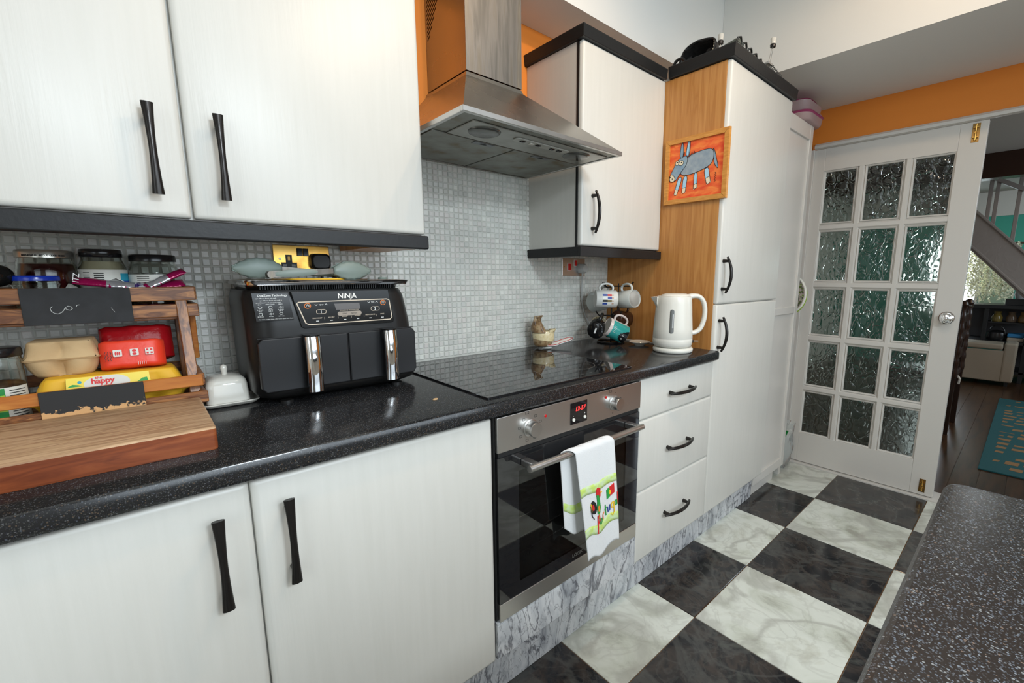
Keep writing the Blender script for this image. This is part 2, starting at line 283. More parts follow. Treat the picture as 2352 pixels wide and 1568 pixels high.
# ---------------------------------------------------------------- mesh helpers
class G:
    def __init__(s): s.v = []; s.f = []
    def add(s, vs, fs):
        n = len(s.v); s.v += [tuple(map(float, p)) for p in vs]; s.f += [tuple(i+n for i in f) for f in fs]; return s
    def box(s, x0, x1, y0, y1, z0, z1):
        return s.add([(x0,y0,z0),(x1,y0,z0),(x1,y1,z0),(x0,y1,z0),(x0,y0,z1),(x1,y0,z1),(x1,y1,z1),(x0,y1,z1)],
                     [(3,2,1,0),(4,5,6,7),(0,1,5,4),(1,2,6,5),(2,3,7,6),(3,0,4,7)])
    def loft(s, rings, caps=True, closed=False):
        n = len(rings[0]); v = [p for r in rings for p in r]; f = []
        m = len(rings); 
        for i in range(m if closed else m-1):
            a = i*n; b = ((i+1) % m)*n
            for k in range(n): f.append((a+k, a+(k+1) % n, b+(k+1) % n, b+k))
        if caps and not closed: f.append(tuple(reversed(range(n)))); f.append(tuple((m-1)*n+k for k in range(n)))
        return s.add(v, f)
    def sheet(s, rows):
        n = len(rows[0]); v = [p for r in rows for p in r]; f = []
        for i in range(len(rows)-1):
            for k in range(n-1): a = i*n+k; f.append((a, a+1, a+1+n, a+n))
        return s.add(v, f)
    def tube(s, pts, r, n=10, closed=False, flat=None):
        pts = [Vector(p) for p in pts]; rings = []; m = len(pts)
        rr = r if isinstance(r, (list, tuple)) else [r]*m
        ref = None
        for i, p in enumerate(pts):
            if closed: t = pts[(i+1) % m]-pts[i-1]
            else: t = pts[min(i+1, m-1)]-pts[max(i-1, 0)]
            t.normalize()
            if ref is None: ref = Vector((0,0,1)) if abs(t.z) < .9 else Vector((1,0,0))
            u = ref - t*ref.dot(t)
            if u.length < 1e-5: u = t.orthogonal()
            u.normalize(); ref = u; w = t.cross(u)
            rings.append([p + (u*cos(2*pi*k/n) + w*sin(2*pi*k/n)*(flat or 1))*rr[i] for k in range(n)])
        return s.loft(rings, closed=closed)
    def cyl(s, p0, p1, r0, r1=None, n=24): return s.tube([p0, p1], [r0, r0 if r1 is None else r1], n)
    def lathe(s, prof, c=(0,0,0), n=32, sx=1, sy=1):
        rings = [[(c[0]+r*cos(2*pi*k/n)*sx, c[1]+r*sin(2*pi*k/n)*sy, c[2]+z) for k in range(n)] for r, z in prof]
        return s.loft(rings)
    def prism(s, poly, ax, a0, a1):
        def P(u, v, a): return {'x': (a,u,v), 'y': (u,a,v), 'z': (u,v,a)}[ax]
        return s.loft([[P(u, v, a0) for u, v in poly], [P(u, v, a1) for u, v in poly]])
    def xf(s, M, i0=0):
        s.v = s.v[:i0] + [tuple(M @ Vector(p)) for p in s.v[i0:]]; return s
def crv(pts, n=5):
    """Catmull-Rom curve through the points"""
    P = [Vector(p) for p in pts]; out = []
    for i in range(len(P)-1):
        a, b, c, d = P[max(i-1, 0)], P[i], P[i+1], P[min(i+2, len(P)-1)]
        for k in range(n):
            t = k/n; out.append(.5*((2*b)+(c-a)*t+(2*a-5*b+4*c-d)*t*t+(3*b-a-3*c+d)*t**3))
    return out+[P[-1]]
def chaikin(pts, it=2):
    for _ in range(it):
        o = []
        for i in range(len(pts)):
            a, b = pts[i], pts[(i+1) % len(pts)]; o += [(a[0]*.75+b[0]*.25, a[1]*.75+b[1]*.25), (a[0]*.25+b[0]*.75, a[1]*.25+b[1]*.75)]
        pts = o
    return pts
def rrect(x0, x1, y0, y1, r, n=5):
    out = []
    for cx, cy, a in ((x1-r, y1-r, 0), (x0+r, y1-r, 90), (x0+r, y0+r, 180), (x1-r, y0+r, 270)):
        for k in range(n+1): t = rad(a+90*k/n); out.append((cx+r*cos(t), cy+r*sin(t)))
    return out
def obj(name, g, m, parent=None, bevel=0., smooth=False, local=False, seg=2, sub=0, sharp=35, label=None, solid=0.):
    v = g.v
    if parent is not None and not local:
        q = parent; off = Vector((0,0,0))
        while q is not None: off += Vector(q.location); q = q.parent
        v = [(a-off.x, b-off.y, c-off.z) for a, b, c in v]
    me = bpy.data.meshes.new(name); me.from_pydata(v, [], g.f); me.update()
    bm = bmesh.new(); bm.from_mesh(me); bmesh.ops.recalc_face_normals(bm, faces=bm.faces); bm.to_mesh(me); bm.free()
    me.materials.append(m)
    o = bpy.data.objects.new(name, me); COL.objects.link(o); o.parent = parent
    if smooth or sub:
        me.shade_smooth()
        if not sub: me.set_sharp_from_angle(angle=rad(sharp))
    if solid:
        md = o.modifiers.new('solid', 'SOLIDIFY'); md.thickness = solid; md.offset = 0
    if sub:
        md = o.modifiers.new('sub', 'SUBSURF'); md.levels = sub; md.render_levels = sub
    if bevel:
        md = o.modifiers.new('bevel', 'BEVEL'); md.width = bevel; md.segments = seg; md.limit_method = 'ANGLE'; md.angle_limit = rad(40); md.harden_normals = False
    if label: o['label'] = label
    return o
def origin(o, loc):
    loc = Vector(loc); o.data.transform(Matrix.Translation(-loc)); o.location = loc; return o
def tag(o, label, cat, group=None, kind=None):
    if kind: o['kind'] = kind
    o['label'] = label; o['category'] = cat
    if group: o['group'] = group
    return o
def thing(name, label, cat, loc=(0,0,0), rotz=0., group=None):
    o = bpy.data.objects.new(name, None); COL.objects.link(o); o.empty_display_size = .05
    o.location = loc; o.rotation_euler = (0,0,rotz)
    return tag(o, label, cat, group)
def struct(name, g, m, parent=None, label=None, cat=None, bevel=0., loc=None, **k):
    o = obj(name, g, m, parent, bevel, **k)
    if parent is None:
        o['kind'] = 'structure'
        if label: o['label'] = label
        if cat: o['category'] = cat
        if loc: origin(o, loc)
    return o
def copytree(o, parent=None):
    c = o.copy(); COL.objects.link(c); c.parent = parent
    for ch in [x for x in bpy.data.objects if x.parent == o]: copytree(ch, c)
    return c
class Plane:
    """flat artwork on a surface: origin O, unit axes ex, ey, normal n"""
    def __init__(s, O, ex, ey): s.O = Vector(O); s.ex = Vector(ex).normalized(); s.ey = Vector(ey).normalized(); s.n = s.ex.cross(s.ey)
    def P(s, u, v, h): return s.O + s.ex*u + s.ey*v + s.n*h
    def fill(s, pts, h, th=.0004):
        g = G(); g.loft([[s.P(u, v, h) for u, v in pts], [s.P(u, v, h+th) for u, v in pts]]); return g
    def stroke(s, pts, w, h, th=.0004, closed=False):
        g = G(); P = [Vector(p) for p in pts]; m = len(P); L = []; Rr = []
        for i in range(m):
            t = (P[(i+1) % m]-P[i-1]) if closed else (P[min(i+1, m-1)]-P[max(i-1, 0)])
            if t.length < 1e-9: t = Vector((1, 0))
            t.normalize(); nn = Vector((-t.y, t.x))*w/2
            L.append(P[i]+nn); Rr.append(P[i]-nn)
        rings = [[s.P(*a, h), s.P(*b, h), s.P(*b, h+th), s.P(*a, h+th)] for a, b in zip(L, Rr)]
        g.loft(rings, closed=closed); return g
    def text(s, t, size, u, v, h, m, parent, name='lettering', align='LEFT', bold=0., shear=0., rot=0., spacing=1.):
        cu = bpy.data.curves.new(name, 'FONT'); cu.body = t; cu.size = size; cu.align_x = align; cu.extrude = .0002; cu.offset = bold; cu.shear = shear; cu.resolution_u = 2
        cu.space_character = spacing
        to = bpy.data.objects.new('tmp', cu); COL.objects.link(to)
        dg = bpy.context.evaluated_depsgraph_get(); me = bpy.data.meshes.new_from_object(to.evaluated_get(dg)); me.name = name
        bpy.data.objects.remove(to); bpy.data.curves.remove(cu)
        c, sn = cos(rot), sin(rot); X = s.ex*c + s.ey*sn; Y = -s.ex*sn + s.ey*c
        M = Matrix((X, Y, s.n)).transposed().to_4x4(); M.translation = s.P(u, v, h)
        q = parent; off = Vector((0,0,0))
        while q is not None: off += Vector(q.location); q = q.parent
        M.translation -= off
        me.transform(M); me.materials.clear(); me.materials.append(m)
        o = bpy.data.objects.new(name, me); COL.objects.link(o); o.parent = parent; return o
def ell(cx, cy, rx, ry, n=28, a0=0, a1=360): return [(cx+rx*cos(rad(a0+(a1-a0)*k/n)), cy+ry*sin(rad(a0+(a1-a0)*k/n))) for k in range(n + (0 if a1-a0 == 360 else 1))]
# ================================================================ SETTING
XD = 3.361; ZS = 2.185; ZC = 2.62
# floor with separate tiles
T = .4306; GX = 2.9107; YA = -.7926
fl = struct('floor', G().box(-1.2, 3.345, -3.25, 0, -.04, -.004), FGROUT, label='checkerboard kitchen floor of black and white marbled tiles', cat='floor')
gj = .0016
def tile(x0, x1, y0, y1, black):
    g = G(); g.box(x0+gj, x1-gj, y0+gj, y1-gj, -.006, 0)
    o = obj('floor_tile', g, TILEB if black else TILEW, None, bevel=.0015, seg=1); o.parent = fl
    c = ((x0+x1)/2, (y0+y1)/2, 0); origin(o, c)
for i in range(-10, 1):
    for j in range(-1, 6):
        x0 = GX + i*T; x1 = min(x0+T, 3.335); y1 = YA - (j-1)*T if j > 0 else YA + (1-j)*T if False else YA - (j-1)*T
        y0 = y1 - T; x0 = max(x0, -1.19); y1 = min(y1, -.001); y0 = max(y0, -3.24)
        if y1-y0 < .02 or x1-x0 < .02: continue
        # only cells that are not wholly under the fitted units
        if y0 > -.54 : continue
        tile(x0, x1, y0, y1, (i+j) % 2 == 1)
struct('wall_back', None or G().box(-1.2, XD, 0, .12, 0, 2.7), ORANGE, label='orange painted wall behind the extractor hood and cabinets', cat='wall')
WB = bpy.data.objects['wall_back']
# mosaic splashback: parts nearest the camera single, the rest joined
gr = obj('grout_bed', G().box(-.2, 2.024, -.0055, -.0005, .9, 1.628), GROUT, WB)
def tileshape(w, h, d, e=.0022):
    g = G(); a, b = w/2, h/2
    g.loft([[(-a,0,-b),(a,0,-b),(a,0,b),(-a,0,b)], [(-a,-d*.55,-b),(a,-d*.55,-b),(a,-d*.55,b),(-a,-d*.55,b)], [(-a+e,-d,-b+e),(a-e,-d,-b+e),(a-e,-d,b-e),(-a+e,-d,b-e)]]); return g
PT = .0203; tiles = []
for c in range(int((2.02+.02)/PT)+1):
    for r in range(int((1.626-.912)/PT)):
        x = -.02 + c*PT + (.0012 if (c//14) % 2 else 0); z = .924 + r*PT
        if x > 2.012: continue
        if .565 < x < .70 and 1.245 < z < 1.295: continue
        if 1.705 < x < 1.842 and 1.225 < z < 1.29: continue
        if x < .87 and z > 1.335: continue
        if x > 1.515 and z > 1.36: continue
        tiles.append((x, z))
def keyv(t):  # the largest ones in the photo stand nearest the camera, between crate and hood
    x, z = t; d = math.hypot(x-.2659, 1.4867) + abs(z-1.15)*.2
    hid = 0
    if x < .12: hid = 9
    if x < .36 and (z < 1.045 or 1.115 < z < 1.19): hid = 9
    if .43 < x < .80 and z < 1.20: hid = 9
    if x < .36 and z > 1.19 and z < 1.26: hid = 4
    return d + hid
tiles.sort(key=keyv)
tm = tileshape(.0176, .0176, .0042); mesh0 = None
for k, (x, z) in enumerate(tiles[:300]):
    if mesh0 is None:
        o = obj('mosaic_tile', tm, MOSAIC, None); mesh0 = o.data
    else:
        o = bpy.data.objects.new('mosaic_tile', mesh0); COL.objects.link(o)
    o.parent = WB; o.location = (x+random.uniform(-.0005,.0005), -.0045, z+random.uniform(-.0005,.0005))
    o.rotation_euler = (random.uniform(-.035,.035), random.uniform(-.03,.03), random.uniform(-.035,.035))
gs = G()
for x, z in tiles[300:]:
    i0 = len(gs.v); gs.add(tm.v, tm.f)
    M = Matrix.Translation((x+random.uniform(-.0005,.0005), -.0045, z+random.uniform(-.0005,.0005))) @ Euler((random.uniform(-.035,.035), random.uniform(-.03,.03), random.uniform(-.035,.035))).to_matrix().to_4x4()
    gs.xf(M, i0)
o = obj('mosaic_tiles', gs, MOSAIC, WB); o['kind'] = 'stuff'

# end wall with the opening to the dining room
g = G(); g.box(XD, XD+.12, -3.25, 0, 1.995, 2.7); g.box(XD, XD+.12, -.47, 0, 0, 1.995); g.box(XD, XD+.12, -3.25, -2.05, 0, 1.995)
struct('wall_right', g, ORANGE, label='orange wall above the glazed door', cat='wall')
# ceiling and dropped soffits
struct('ceiling', G().box(-1.2, XD, -3.25, 0, ZC, ZC+.08), CEIL, label='white kitchen ceiling above the dropped soffits', cat='ceiling')
g = G(); g.box(-1.2, XD, -.222, -.001, ZS, ZC-.001)
struct('soffit_back', g, CEIL, label='white boxed soffit running above the wall cabinets', cat='soffit')
g = G(); g.box(2.645, XD-.001, -3.2, -.223, ZS+.001, ZC-.001)
struct('soffit_right', g, CEIL, label='white boxed soffit above the glazed door', cat='soffit')
# unseen sides of the kitchen
struct('wall_left', G().box(-1.3, -1.2, -3.25, 0, 0, 2.7), WALLP, label='white wall at the left end of the kitchen', cat='wall')
g = G(); g.box(-1.3, XD+.1, -3.35, -3.25, 0, .9); g.box(-1.3, XD+.1, -3.35, -3.25, 2.05, 2.7); g.box(-1.3, -.1, -3.35, -3.25, .9, 2.05); g.box(2.5, XD+.1, -3.35, -3.25, .9, 2.05)
struct('wall_front', g, WALLP, label='white wall behind the camera with a wide window', cat='wall')
# white jamb between cupboard and door
struct('trim_4', G().box(XD-.016, XD-.0005, -.4865, -.40, .0, 1.965), PAINTW, label='white door jamb behind the narrow cupboard', cat='trim', bevel=.002)
# architrave and threshold
g = G(); g.loft([[(XD-.006,-.487,1.966),(XD-.022,-.487,1.970),(XD-.024,-.487,1.984),(XD-.012,-.487,1.996),(XD,-.487,1.998),(XD,-.487,1.966)],
                 [(XD-.006,-2.1,1.966),(XD-.022,-2.1,1.970),(XD-.024,-2.1,1.984),(XD-.012,-2.1,1.996),(XD,-2.1,1.998),(XD,-2.1,1.966)]])
struct('trim_1', g, PAINTW, label='white moulded architrave over the glazed door', cat='trim')
g = G(); g.box(XD-.025, XD+.12, -2.06, -.47, -.004, .008)
struct('trim_2', g, PAINTW, label='white threshold strip under the glazed door', cat='trim', bevel=.002)

# ---------------------------------------------------------------- glazed door
DX0, DX1 = XD+.002, XD+.040; DY0, DY1, DZ1 = -1.24, -.470, 1.966
door = struct('door_1', G().box(DX0+.017, DX0+.019, DY0+.1, DY0+.11, .02, .03), PAINTW, label='white glazed door of fifteen leaf patterned panes', cat='door')
cols = [(-.713,-.543), (-.929,-.752), (-1.137,-.966)]      # glass openings (y0,y1)
rows = [(.205,.487), (.525,.812), (.852,1.145), (1.185,1.49), (1.530,1.838)]
def part(name, g, m, p, **k): return obj(name, g, m, p, **k)
part('door_stile', G().box(DX0, DX1, DY0, cols[2][0]-.0, .012, DZ1), PAINTW, door, bevel=.002)
part('door_stile', G().box(DX0, DX1, cols[0][1], DY1, .012, DZ1), PAINTW, door, bevel=.002)
part('door_rail', G().box(DX0, DX1, cols[2][0], cols[0][1], .012, rows[0][0]), PAINTW, door, bevel=.001, label='deep bottom rail')
part('door_rail', G().box(DX0, DX1, cols[2][0], cols[0][1], rows[4][1], DZ1), PAINTW, door, bevel=.001)
def bar(a0, a1, b0, b1, vert):
    g = G(); x0 = DX0; w = abs(b1-b0); e = .010
    prof = [(b0, x0+.012), (b0+e, x0+.001), (b1-e, x0+.001), (b1, x0+.012), (b1, DX1-.006), (b0, DX1-.006)]
    if vert: g.loft([[(x, y, a0) for y, x in prof], [(x, y, a1) for y, x in prof]])
    else: g.loft([[(x, a0, z) for z, x in prof], [(x, a1, z) for z, x in prof]])
    return g
for k in range(2): part('glazing_bar', bar(rows[0][0], rows[4][1], cols[k+1][1], cols[k][0], True), PAINTW, door)
for k in range(4): part('glazing_bar', bar(cols[2][0], cols[0][1], rows[k][1], rows[k+1][0], False), PAINTW, door)
for k in range(2):
    for q in range(4): part('bar_joint', G().loft([[(DX0+.012, cols[k+1][1], rows[q][1]), (DX0+.012, cols[k][0], rows[q][1]), (DX0+.012, cols[k][0], rows[q+1][0]), (DX0+.012, cols[k+1][1], rows[q+1][0])], [(DX0+.0009, cols[k+1][1]+.009, rows[q][1]+.009), (DX0+.0009, cols[k][0]-.009, rows[q][1]+.009), (DX0+.0009, cols[k][0]-.009, rows[q+1][0]-.009), (DX0+.0009, cols[k+1][1]+.009, rows[q+1][0]-.009)]]), PAINTW, door)
for (y0, y1) in cols:
    for (z0, z1) in rows:
        o = part('glass_pane', G().box(DX0+.018, DX0+.022, y0-.004, y1+.004, z0-.004, z1+.004), LEAFGLASS, door)
        b = G(); q = .009      # glazing bead round the pane
        rc = lambda e, x: [(x, y0+e, z0+e), (x, y1-e, z0+e), (x, y1-e, z1-e), (x, y0+e, z1-e)]
        b.loft([rc(.0003, DX0+.0175), rc(.0003, DX0+.0055), rc(.002, DX0+.005), rc(q-.001, DX0+.0105), rc(q, DX0+.0175)], caps=False, closed=True)
        part('glazing_bead', b, PAINTW, door)
kn = part('door_knob', G().lathe([(.004,0),(.031,0),(.033,.004),(.028,.009),(.012,.012),(.011,.022),(.02,.028),(.027,.038),(.026,.050),(.015,.058),(.002,.060)], n=28).xf(Matrix.Translation((DX0, -1.189, 1.004)) @ Matrix.Rotation(rad(-90), 4, 'Y')), CHROME, door, smooth=True, label='round chrome knob')
for z0, z1, yy in ((1.868, 1.956, -1.197), (.030, .105, -1.19)):
    g = G(); g.box(DX0-.002, DX0, yy-.014, yy+.014, z0, z1); b = part('barrel_bolt', g, BRASSD, door, bevel=.0005, label='brass bolt')
    g = G(); g.cyl((DX0-.008, yy, z0+.008), (DX0-.008, yy, z1-.004), .005, n=12); g.box(DX0-.012, DX0-.001, yy-.010, yy+.010, z0+.02, z0+.026); g.box(DX0-.012, DX0-.001, yy-.010, yy+.010, z1-.022, z1-.016); g.cyl((DX0-.006, yy, (z0+z1)/2), (DX0-.02, yy, (z0+z1)/2), .004, n=10)
    part('bolt_rod', g, BRASS, b, smooth=True)

# ================================================================ FITTED UNITS
WZ = .908
def panel_door(x0, x1, z0, z1, y, th=.019, r=.006):
    """slab door with softly rounded front edge, world coordinates"""
    a = rrect(x0, x1, z0, z1, .004, 2); b = rrect(x0+.003, x1-.003, z0+.003, z1-.003, .004, 2); c = rrect(x0+.008, x1-.008, z0+.008, z1-.008, .004, 2)
    return G().loft([[(u, y+th, v) for u, v in a], [(u, y+.006, v) for u, v in a], [(u, y+.002, v) for u, v in b], [(u, y, v) for u, v in c]])
def bowtie_handle(cx, y, z0, z1, parent):
    rings = []; n = 14; m = 12
    for i in range(n+1):
        t = i/n; z = z0+(z1-z0)*t; k = abs(2*t-1); w = .0058 + .0034*k**1.6; d = .0042 + .0006*k
        yy = y-.026 + .0*k - .004*(1-k*k)
        if i in (0, n): pass
        rings.append([(cx+w*cos(2*pi*j/m), yy+d*sin(2*pi*j/m), z) for j in range(m)])
    h = obj('handle', G().loft(rings), BLKIRON, parent, smooth=True, sharp=50, label='black waisted bar handle')
    for z in (z0+.022, z1-.022): obj('handle_post', G().cyl((cx, y-.001, z), (cx, y-.025, z), .0045, .004, 12), BLKIRON, h, smooth=True)
    return h
def arch_handle(p0, p1, out, parent, r=.0062):
    """curved bow handle between two feet; out = outward unit vector"""
    p0, p1, out = Vector(p0), Vector(p1), Vector(out); pts = []; rr = []; n = 16
    ax = (p1-p0); L = ax.length; ax.normalize()
    for i in range(n+1):
        t = -.10 + 1.20*i/n; s = 4*max(-.4, t*(1-t)); pts.append(p0 + ax*L*t + out*(.024 + .014*s)); rr.append(r*(.82 + .22*(1-abs(2*t-1)**2)))
    h = obj('handle', G().tube(pts, rr, 12), BLKIRON, parent, smooth=True, sharp=50, label='black arched bow handle')
    for p in (p0 + ax*.004, p1 - ax*.004): obj('handle_post', G().cyl(p - out*.0, p+out*.027, .0075, .005, 12), BLKIRON, h, smooth=True)
    return h

# left wall cabinet
YL = -.318
c1 = thing('wall_cabinet', 'large white painted double wall cabinet at upper left with black pelmet', 'cabinet', (.366, -.15, 1.325))
g = G(); g.box(-.134, .870, YL+.021, -.001, 1.325, 2.04); obj('carcass', g, PAINT, c1, bevel=.001)
dl = obj('door', panel_door(-.132, .3635, 1.328, 2.04, YL), PAINT, c1, smooth=True, sharp=60); bowtie_handle(.3165, YL, 1.366, 1.528, dl)
dr = obj('door', panel_door(.3685, .8712, 1.328, 2.04, YL), PAINT, c1, smooth=True, sharp=60); bowtie_handle(.4215, YL, 1.366, 1.530, dr)
obj('light_pelmet', G().box(-.134, .879, YL-.004, YL+.020, 1.288, 1.3245), BLACKP, c1, bevel=.004, seg=3, label='black painted pelmet')
obj('pelmet_batten', G().box(.74, .868, YL+.022, -.01, 1.290, 1.3245), OAK, c1, bevel=.001)
obj('cornice', G().box(-.134, .885, YL-.02, -.001, 2.04, 2.075), BLACKP, c1, bevel=.003)
# right wall cabinet
YR = -.309
c2 = thing('wall_cabinet', 'narrower white wall cabinet with black edging right of the extractor hood', 'cabinet', (1.765, -.15, 1.328))
obj('carcass', G().box(1.505, 2.0225, YR+.029, -.001, 1.325, 2.035), PAINT, c2, bevel=.001)
obj('edge_strip', G().box(1.5035, 2.0215, YR+.0195, YR+.0285, 1.325, 2.035), BLACKP, c2, label='black strip between door and side')
d = obj('door', panel_door(1.507, 2.0215, 1.330, 2.035, YR), PAINT, c2, smooth=True, sharp=60); arch_handle((1.566, YR, 1.390), (1.566, YR, 1.518), (0,-1,0), d)
def angled(name, x0, x1, y0, z0, z1, lx, m, p, back=-.001, prot=.012):
    """black trim: front run and left return with mitred corner"""
    g = G(); t = .016
    g.box(x0-prot, x1, y0-prot, y0-prot+t, z0, z1); g.box(x0-prot, x0-prot+t, y0-prot+t-.001, back, z0, z1); return obj(name, g, m, p, bevel=.002)
angled('light_pelmet', 1.505, 2.0225, YR, 1.289, 1.3245, 0, BLACKP, c2, prot=.009)
g = G()
pr = [(.0, 2.0355), (.011, 2.0355), (.0125, 2.038), (.0165, 2.072), (.0155, 2.075), (-.01, 2.075), (-.01, 2.0355)]
g.loft([[(1.505-a, -.001, z) for a, z in pr], [(1.505-a, YR-a, z) for a, z in pr], [(2.0065, YR-a, z) for a, z in pr]])
obj('cornice', g, BLACKP, c2)
obj('cabinet_top', G().box(1.51, 2.02, YR+.005, -.002, 2.0355, 2.05), PAINT, c2)

# tall larder unit with oak side
YT = -.599
c3 = thing('tall_cabinet', 'tall white larder cabinet with an oak side panel and black cornice', 'cabinet', (2.34, -.30, 0))
obj('side_panel', G().box(2.0235, 2.0415, YT+.0195, -.001, .156, 2.036), OAK, c3, bevel=.001, label='honey oak laminate side panel')
obj('carcass', G().box(2.0417, 2.640, YT+.0205, -.001, .155, 2.036), LAMWHITE, c3)
d = obj('door', panel_door(2.0255, 2.648, 1.1025, 2.036, YT), PAINT, c3, smooth=True, sharp=60); arch_handle((2.052, YT, 1.160), (2.052, YT, 1.282), (0.0,-1,0), d)
d = obj('door', panel_door(2.0255, 2.648, .158, 1.0985, YT), PAINT, c3, smooth=True, sharp=60); arch_handle((2.048, YT, .915), (2.048, YT, 1.036), (0.0,-1,0), d)
g = G(); pr = [(.0, 2.0375), (.011, 2.0375), (.0125, 2.040), (.0180, 2.079), (.017, 2.082), (-.01, 2.082), (-.01, 2.0375)]
g.loft([[(2.0235-a, YR-.018, z) for a, z in pr], [(2.0235-a, YT-a, z) for a, z in pr], [(2.652, YT-a, z) for a, z in pr]])
obj('cornice', g, BLACKP, c3)
obj('cabinet_top', G().box(2.03, 2.64, YT+.01, -.002, 2.0375, 2.05), LAMWHITE, c3)

# base units
YB = -.600
c4 = thing('base_cabinet', 'white double base cabinet with black handles under the worktop at left', 'cabinet', (.373, -.30, 0))
obj('carcass', G().box(-.13, .886, YB+.0205, -.001, .155, .869), LAMWHITE, c4)
d = obj('door', panel_door(-.128, .3715, .165, .8605, YB), PAINT, c4, smooth=True, sharp=60); bowtie_handle(.3225, YB, .657, .820, d)
d = obj('door', panel_door(.3745, .8845, .165, .8605, YB), PAINT, c4, smooth=True, sharp=60); bowtie_handle(.4255, YB, .657, .821, d)
c5 = thing('drawer_unit', 'white three-drawer base unit with black bow handles beside the oven', 'drawer unit', (1.765, -.30, 0))
obj('carcass', G().box(1.5075, 2.022, YB+.0205, -.001, .155, .869), LAMWHITE, c5)
for z0, z1, hz in ((.713, .862, .785), (.441, .710, .570), (.160, .438, .300)):
    d = obj('drawer', panel_door(1.5085, 2.0205, z0, z1, YB), PAINT, c5, smooth=True, sharp=60); arch_handle((1.690, YB, hz), (1.838, YB, hz), (0,-1,0), d, r=.0066)
# plinths
for x0, x1 in ((-.2, .886), (1.5075, 2.87)): pass
struct('baseboard_back', G().box(-.2, 2.655, -.545, -.530, .0005, .154), PLINTHM, label='marbled grey and white plinth strip under the fitted units', cat='plinth', bevel=.001, loc=(1.3,-.53,0))
c6 = thing('oven_housing', 'marbled vinyl covered housing panel beneath the built-in oven', 'housing', (1.197, -.3, 0))
g = G(); g.box(.888, 1.506, -.602, -.588, .168, .272); g.box(.888, 1.506, -.602, -.548, .272, .280); g.box(.888,1.506,-.588,-.5455,.168,.180)
obj('marbled_panel', g, PLINTHM, c6, bevel=.0015)

# worktop
g = G(); prof = [(0, .8705), (0, WZ), (-.614, WZ), (-.6195, .9055), (-.622, .9), (-.622, .877), (-.6195, .872), (-.614, .8705)]
g.loft([[(-1.2, a, b) for a, b in prof], [(2.0225, a, b) for a, b in prof]])
wt = obj('worktop', g, GRANITE, None, smooth=True, sharp=25); origin(wt, (.4, -.3, .87)); tag(wt, 'long black speckled laminate worktop along the mosaic wall', 'worktop')

# freestanding cupboard beyond the larder
c7 = thing('freestanding_cupboard', 'narrow white panelled cupboard between the tall larder and the glazed door', 'cupboard', (2.9, -.3, 0))
YF = -.55; FX0, FX1 = 2.665, 3.105; FT = 2.03
obj('carcass', G().box(FX0, FX1, YF+.022, -.02, .055, FT), LAMWHITE, c7, bevel=.001)
d = obj('door', G().box(FX0, FX0+.06, YF, YF+.02, .06, FT), PAINTW, c7, bevel=.003, label='white framed door')
for a in ((FX1-.045, FX1, .06, FT), (FX0+.06, FX1-.045, .06, .115), (FX0+.06, FX1-.045, FT-.075, FT), (FX0+.06, FX1-.045, 1.005, 1.045)):
    obj('door_frame', G().box(a[0], a[1], YF, YF+.02, a[2], a[3]), PAINTW, d, bevel=.003)
for z0, z1 in ((.115, 1.005), (1.045, FT-.075)): obj('door_panel', G().box(FX0+.06, FX1-.045, YF+.011, YF+.016, z0, z1), PAINTW, d)
obj('plinth_board', G().box(FX0+.01, FX1-.12, YF+.015, YF+.03, .0, .058), PAINTW, c7)
for x in (FX1-.035,): obj('foot', G().box(x, x+.03, YF+.012, YF+.042, .0, .058), PAINTW, c7, bevel=.001)
obj('foot', G().box(FX1-.035, FX1-.005, -.08, -.05, 0, .058), PAINTW, c7)
obj('foot', G().box(FX0+.005, FX0+.035, -.08, -.05, 0, .058), PAINTW, c7)
# island
c8 = thing('island_unit', 'white base cupboard of the island below its speckled top', 'cabinet', (.7, -2.2, 0))
obj('carcass', G().box(.33, 1.10, -2.5, -1.49, .1, .869), LAMWHITE, c8, bevel=.002)
obj('door', panel_door(.335, .713, .155, .862, 0).xf(Matrix.Translation((1.43, -1.4685, 0)) @ Matrix.Rotation(pi, 4, 'Z')), PAINT, c8, smooth=True, sharp=60)
obj('door', panel_door(.335, .713, .155, .862, 0).xf(Matrix.Translation((1.05, -1.4685, 0)) @ Matrix.Rotation(pi, 4, 'Z')), PAINT, c8, smooth=True, sharp=60)
obj('plinth_board', G().box(.36, 1.07, -2.45, -1.52, .0005, .1), PLINTHM, c8)
a = rrect(.30, 1.156, -2.6, -1.4285, .022, 6); b = rrect(.304, 1.152, -2.596, -1.4325, .02, 6); cc = rrect(.309, 1.147, -2.591, -1.4375, .018, 6)
g = G().loft([[(x, y, .8705) for x, y in b], [(x, y, .876) for x, y in a], [(x, y, .899) for x, y in a], [(x, y, .9055) for x, y in b], [(x, y, WZ) for x, y in cc]])
it = obj('island_worktop', g, GRANITE_LIT, None, smooth=True, sharp=25); origin(it, (.7, -2, .87)); tag(it, 'dark speckled island worktop in the lower right foreground', 'worktop')
# ================================================================ EXTRACTOR HOOD
hd = thing('extractor_hood', 'stainless steel chimney extractor hood above the black hob', 'hood', (1.194, -.25, 1.61))
HX0, HX1, HY, HZ0, HZ1 = .888, 1.499, -.500, 1.609, 1.6225
# rim: hollow frame
g = G()
g.box(HX0, HX1, HY, HY+.012, HZ0, HZ1); g.box(HX0, HX0+.012, HY+.012, -.001, HZ0, HZ1); g.box(HX1-.012, HX1, HY+.012, -.001, HZ0, HZ1); g.box(HX0+.012, HX1-.012, -.02, -.001, HZ0, HZ1)
obj('rim', g, STEEL, hd, bevel=.001, seg=1)
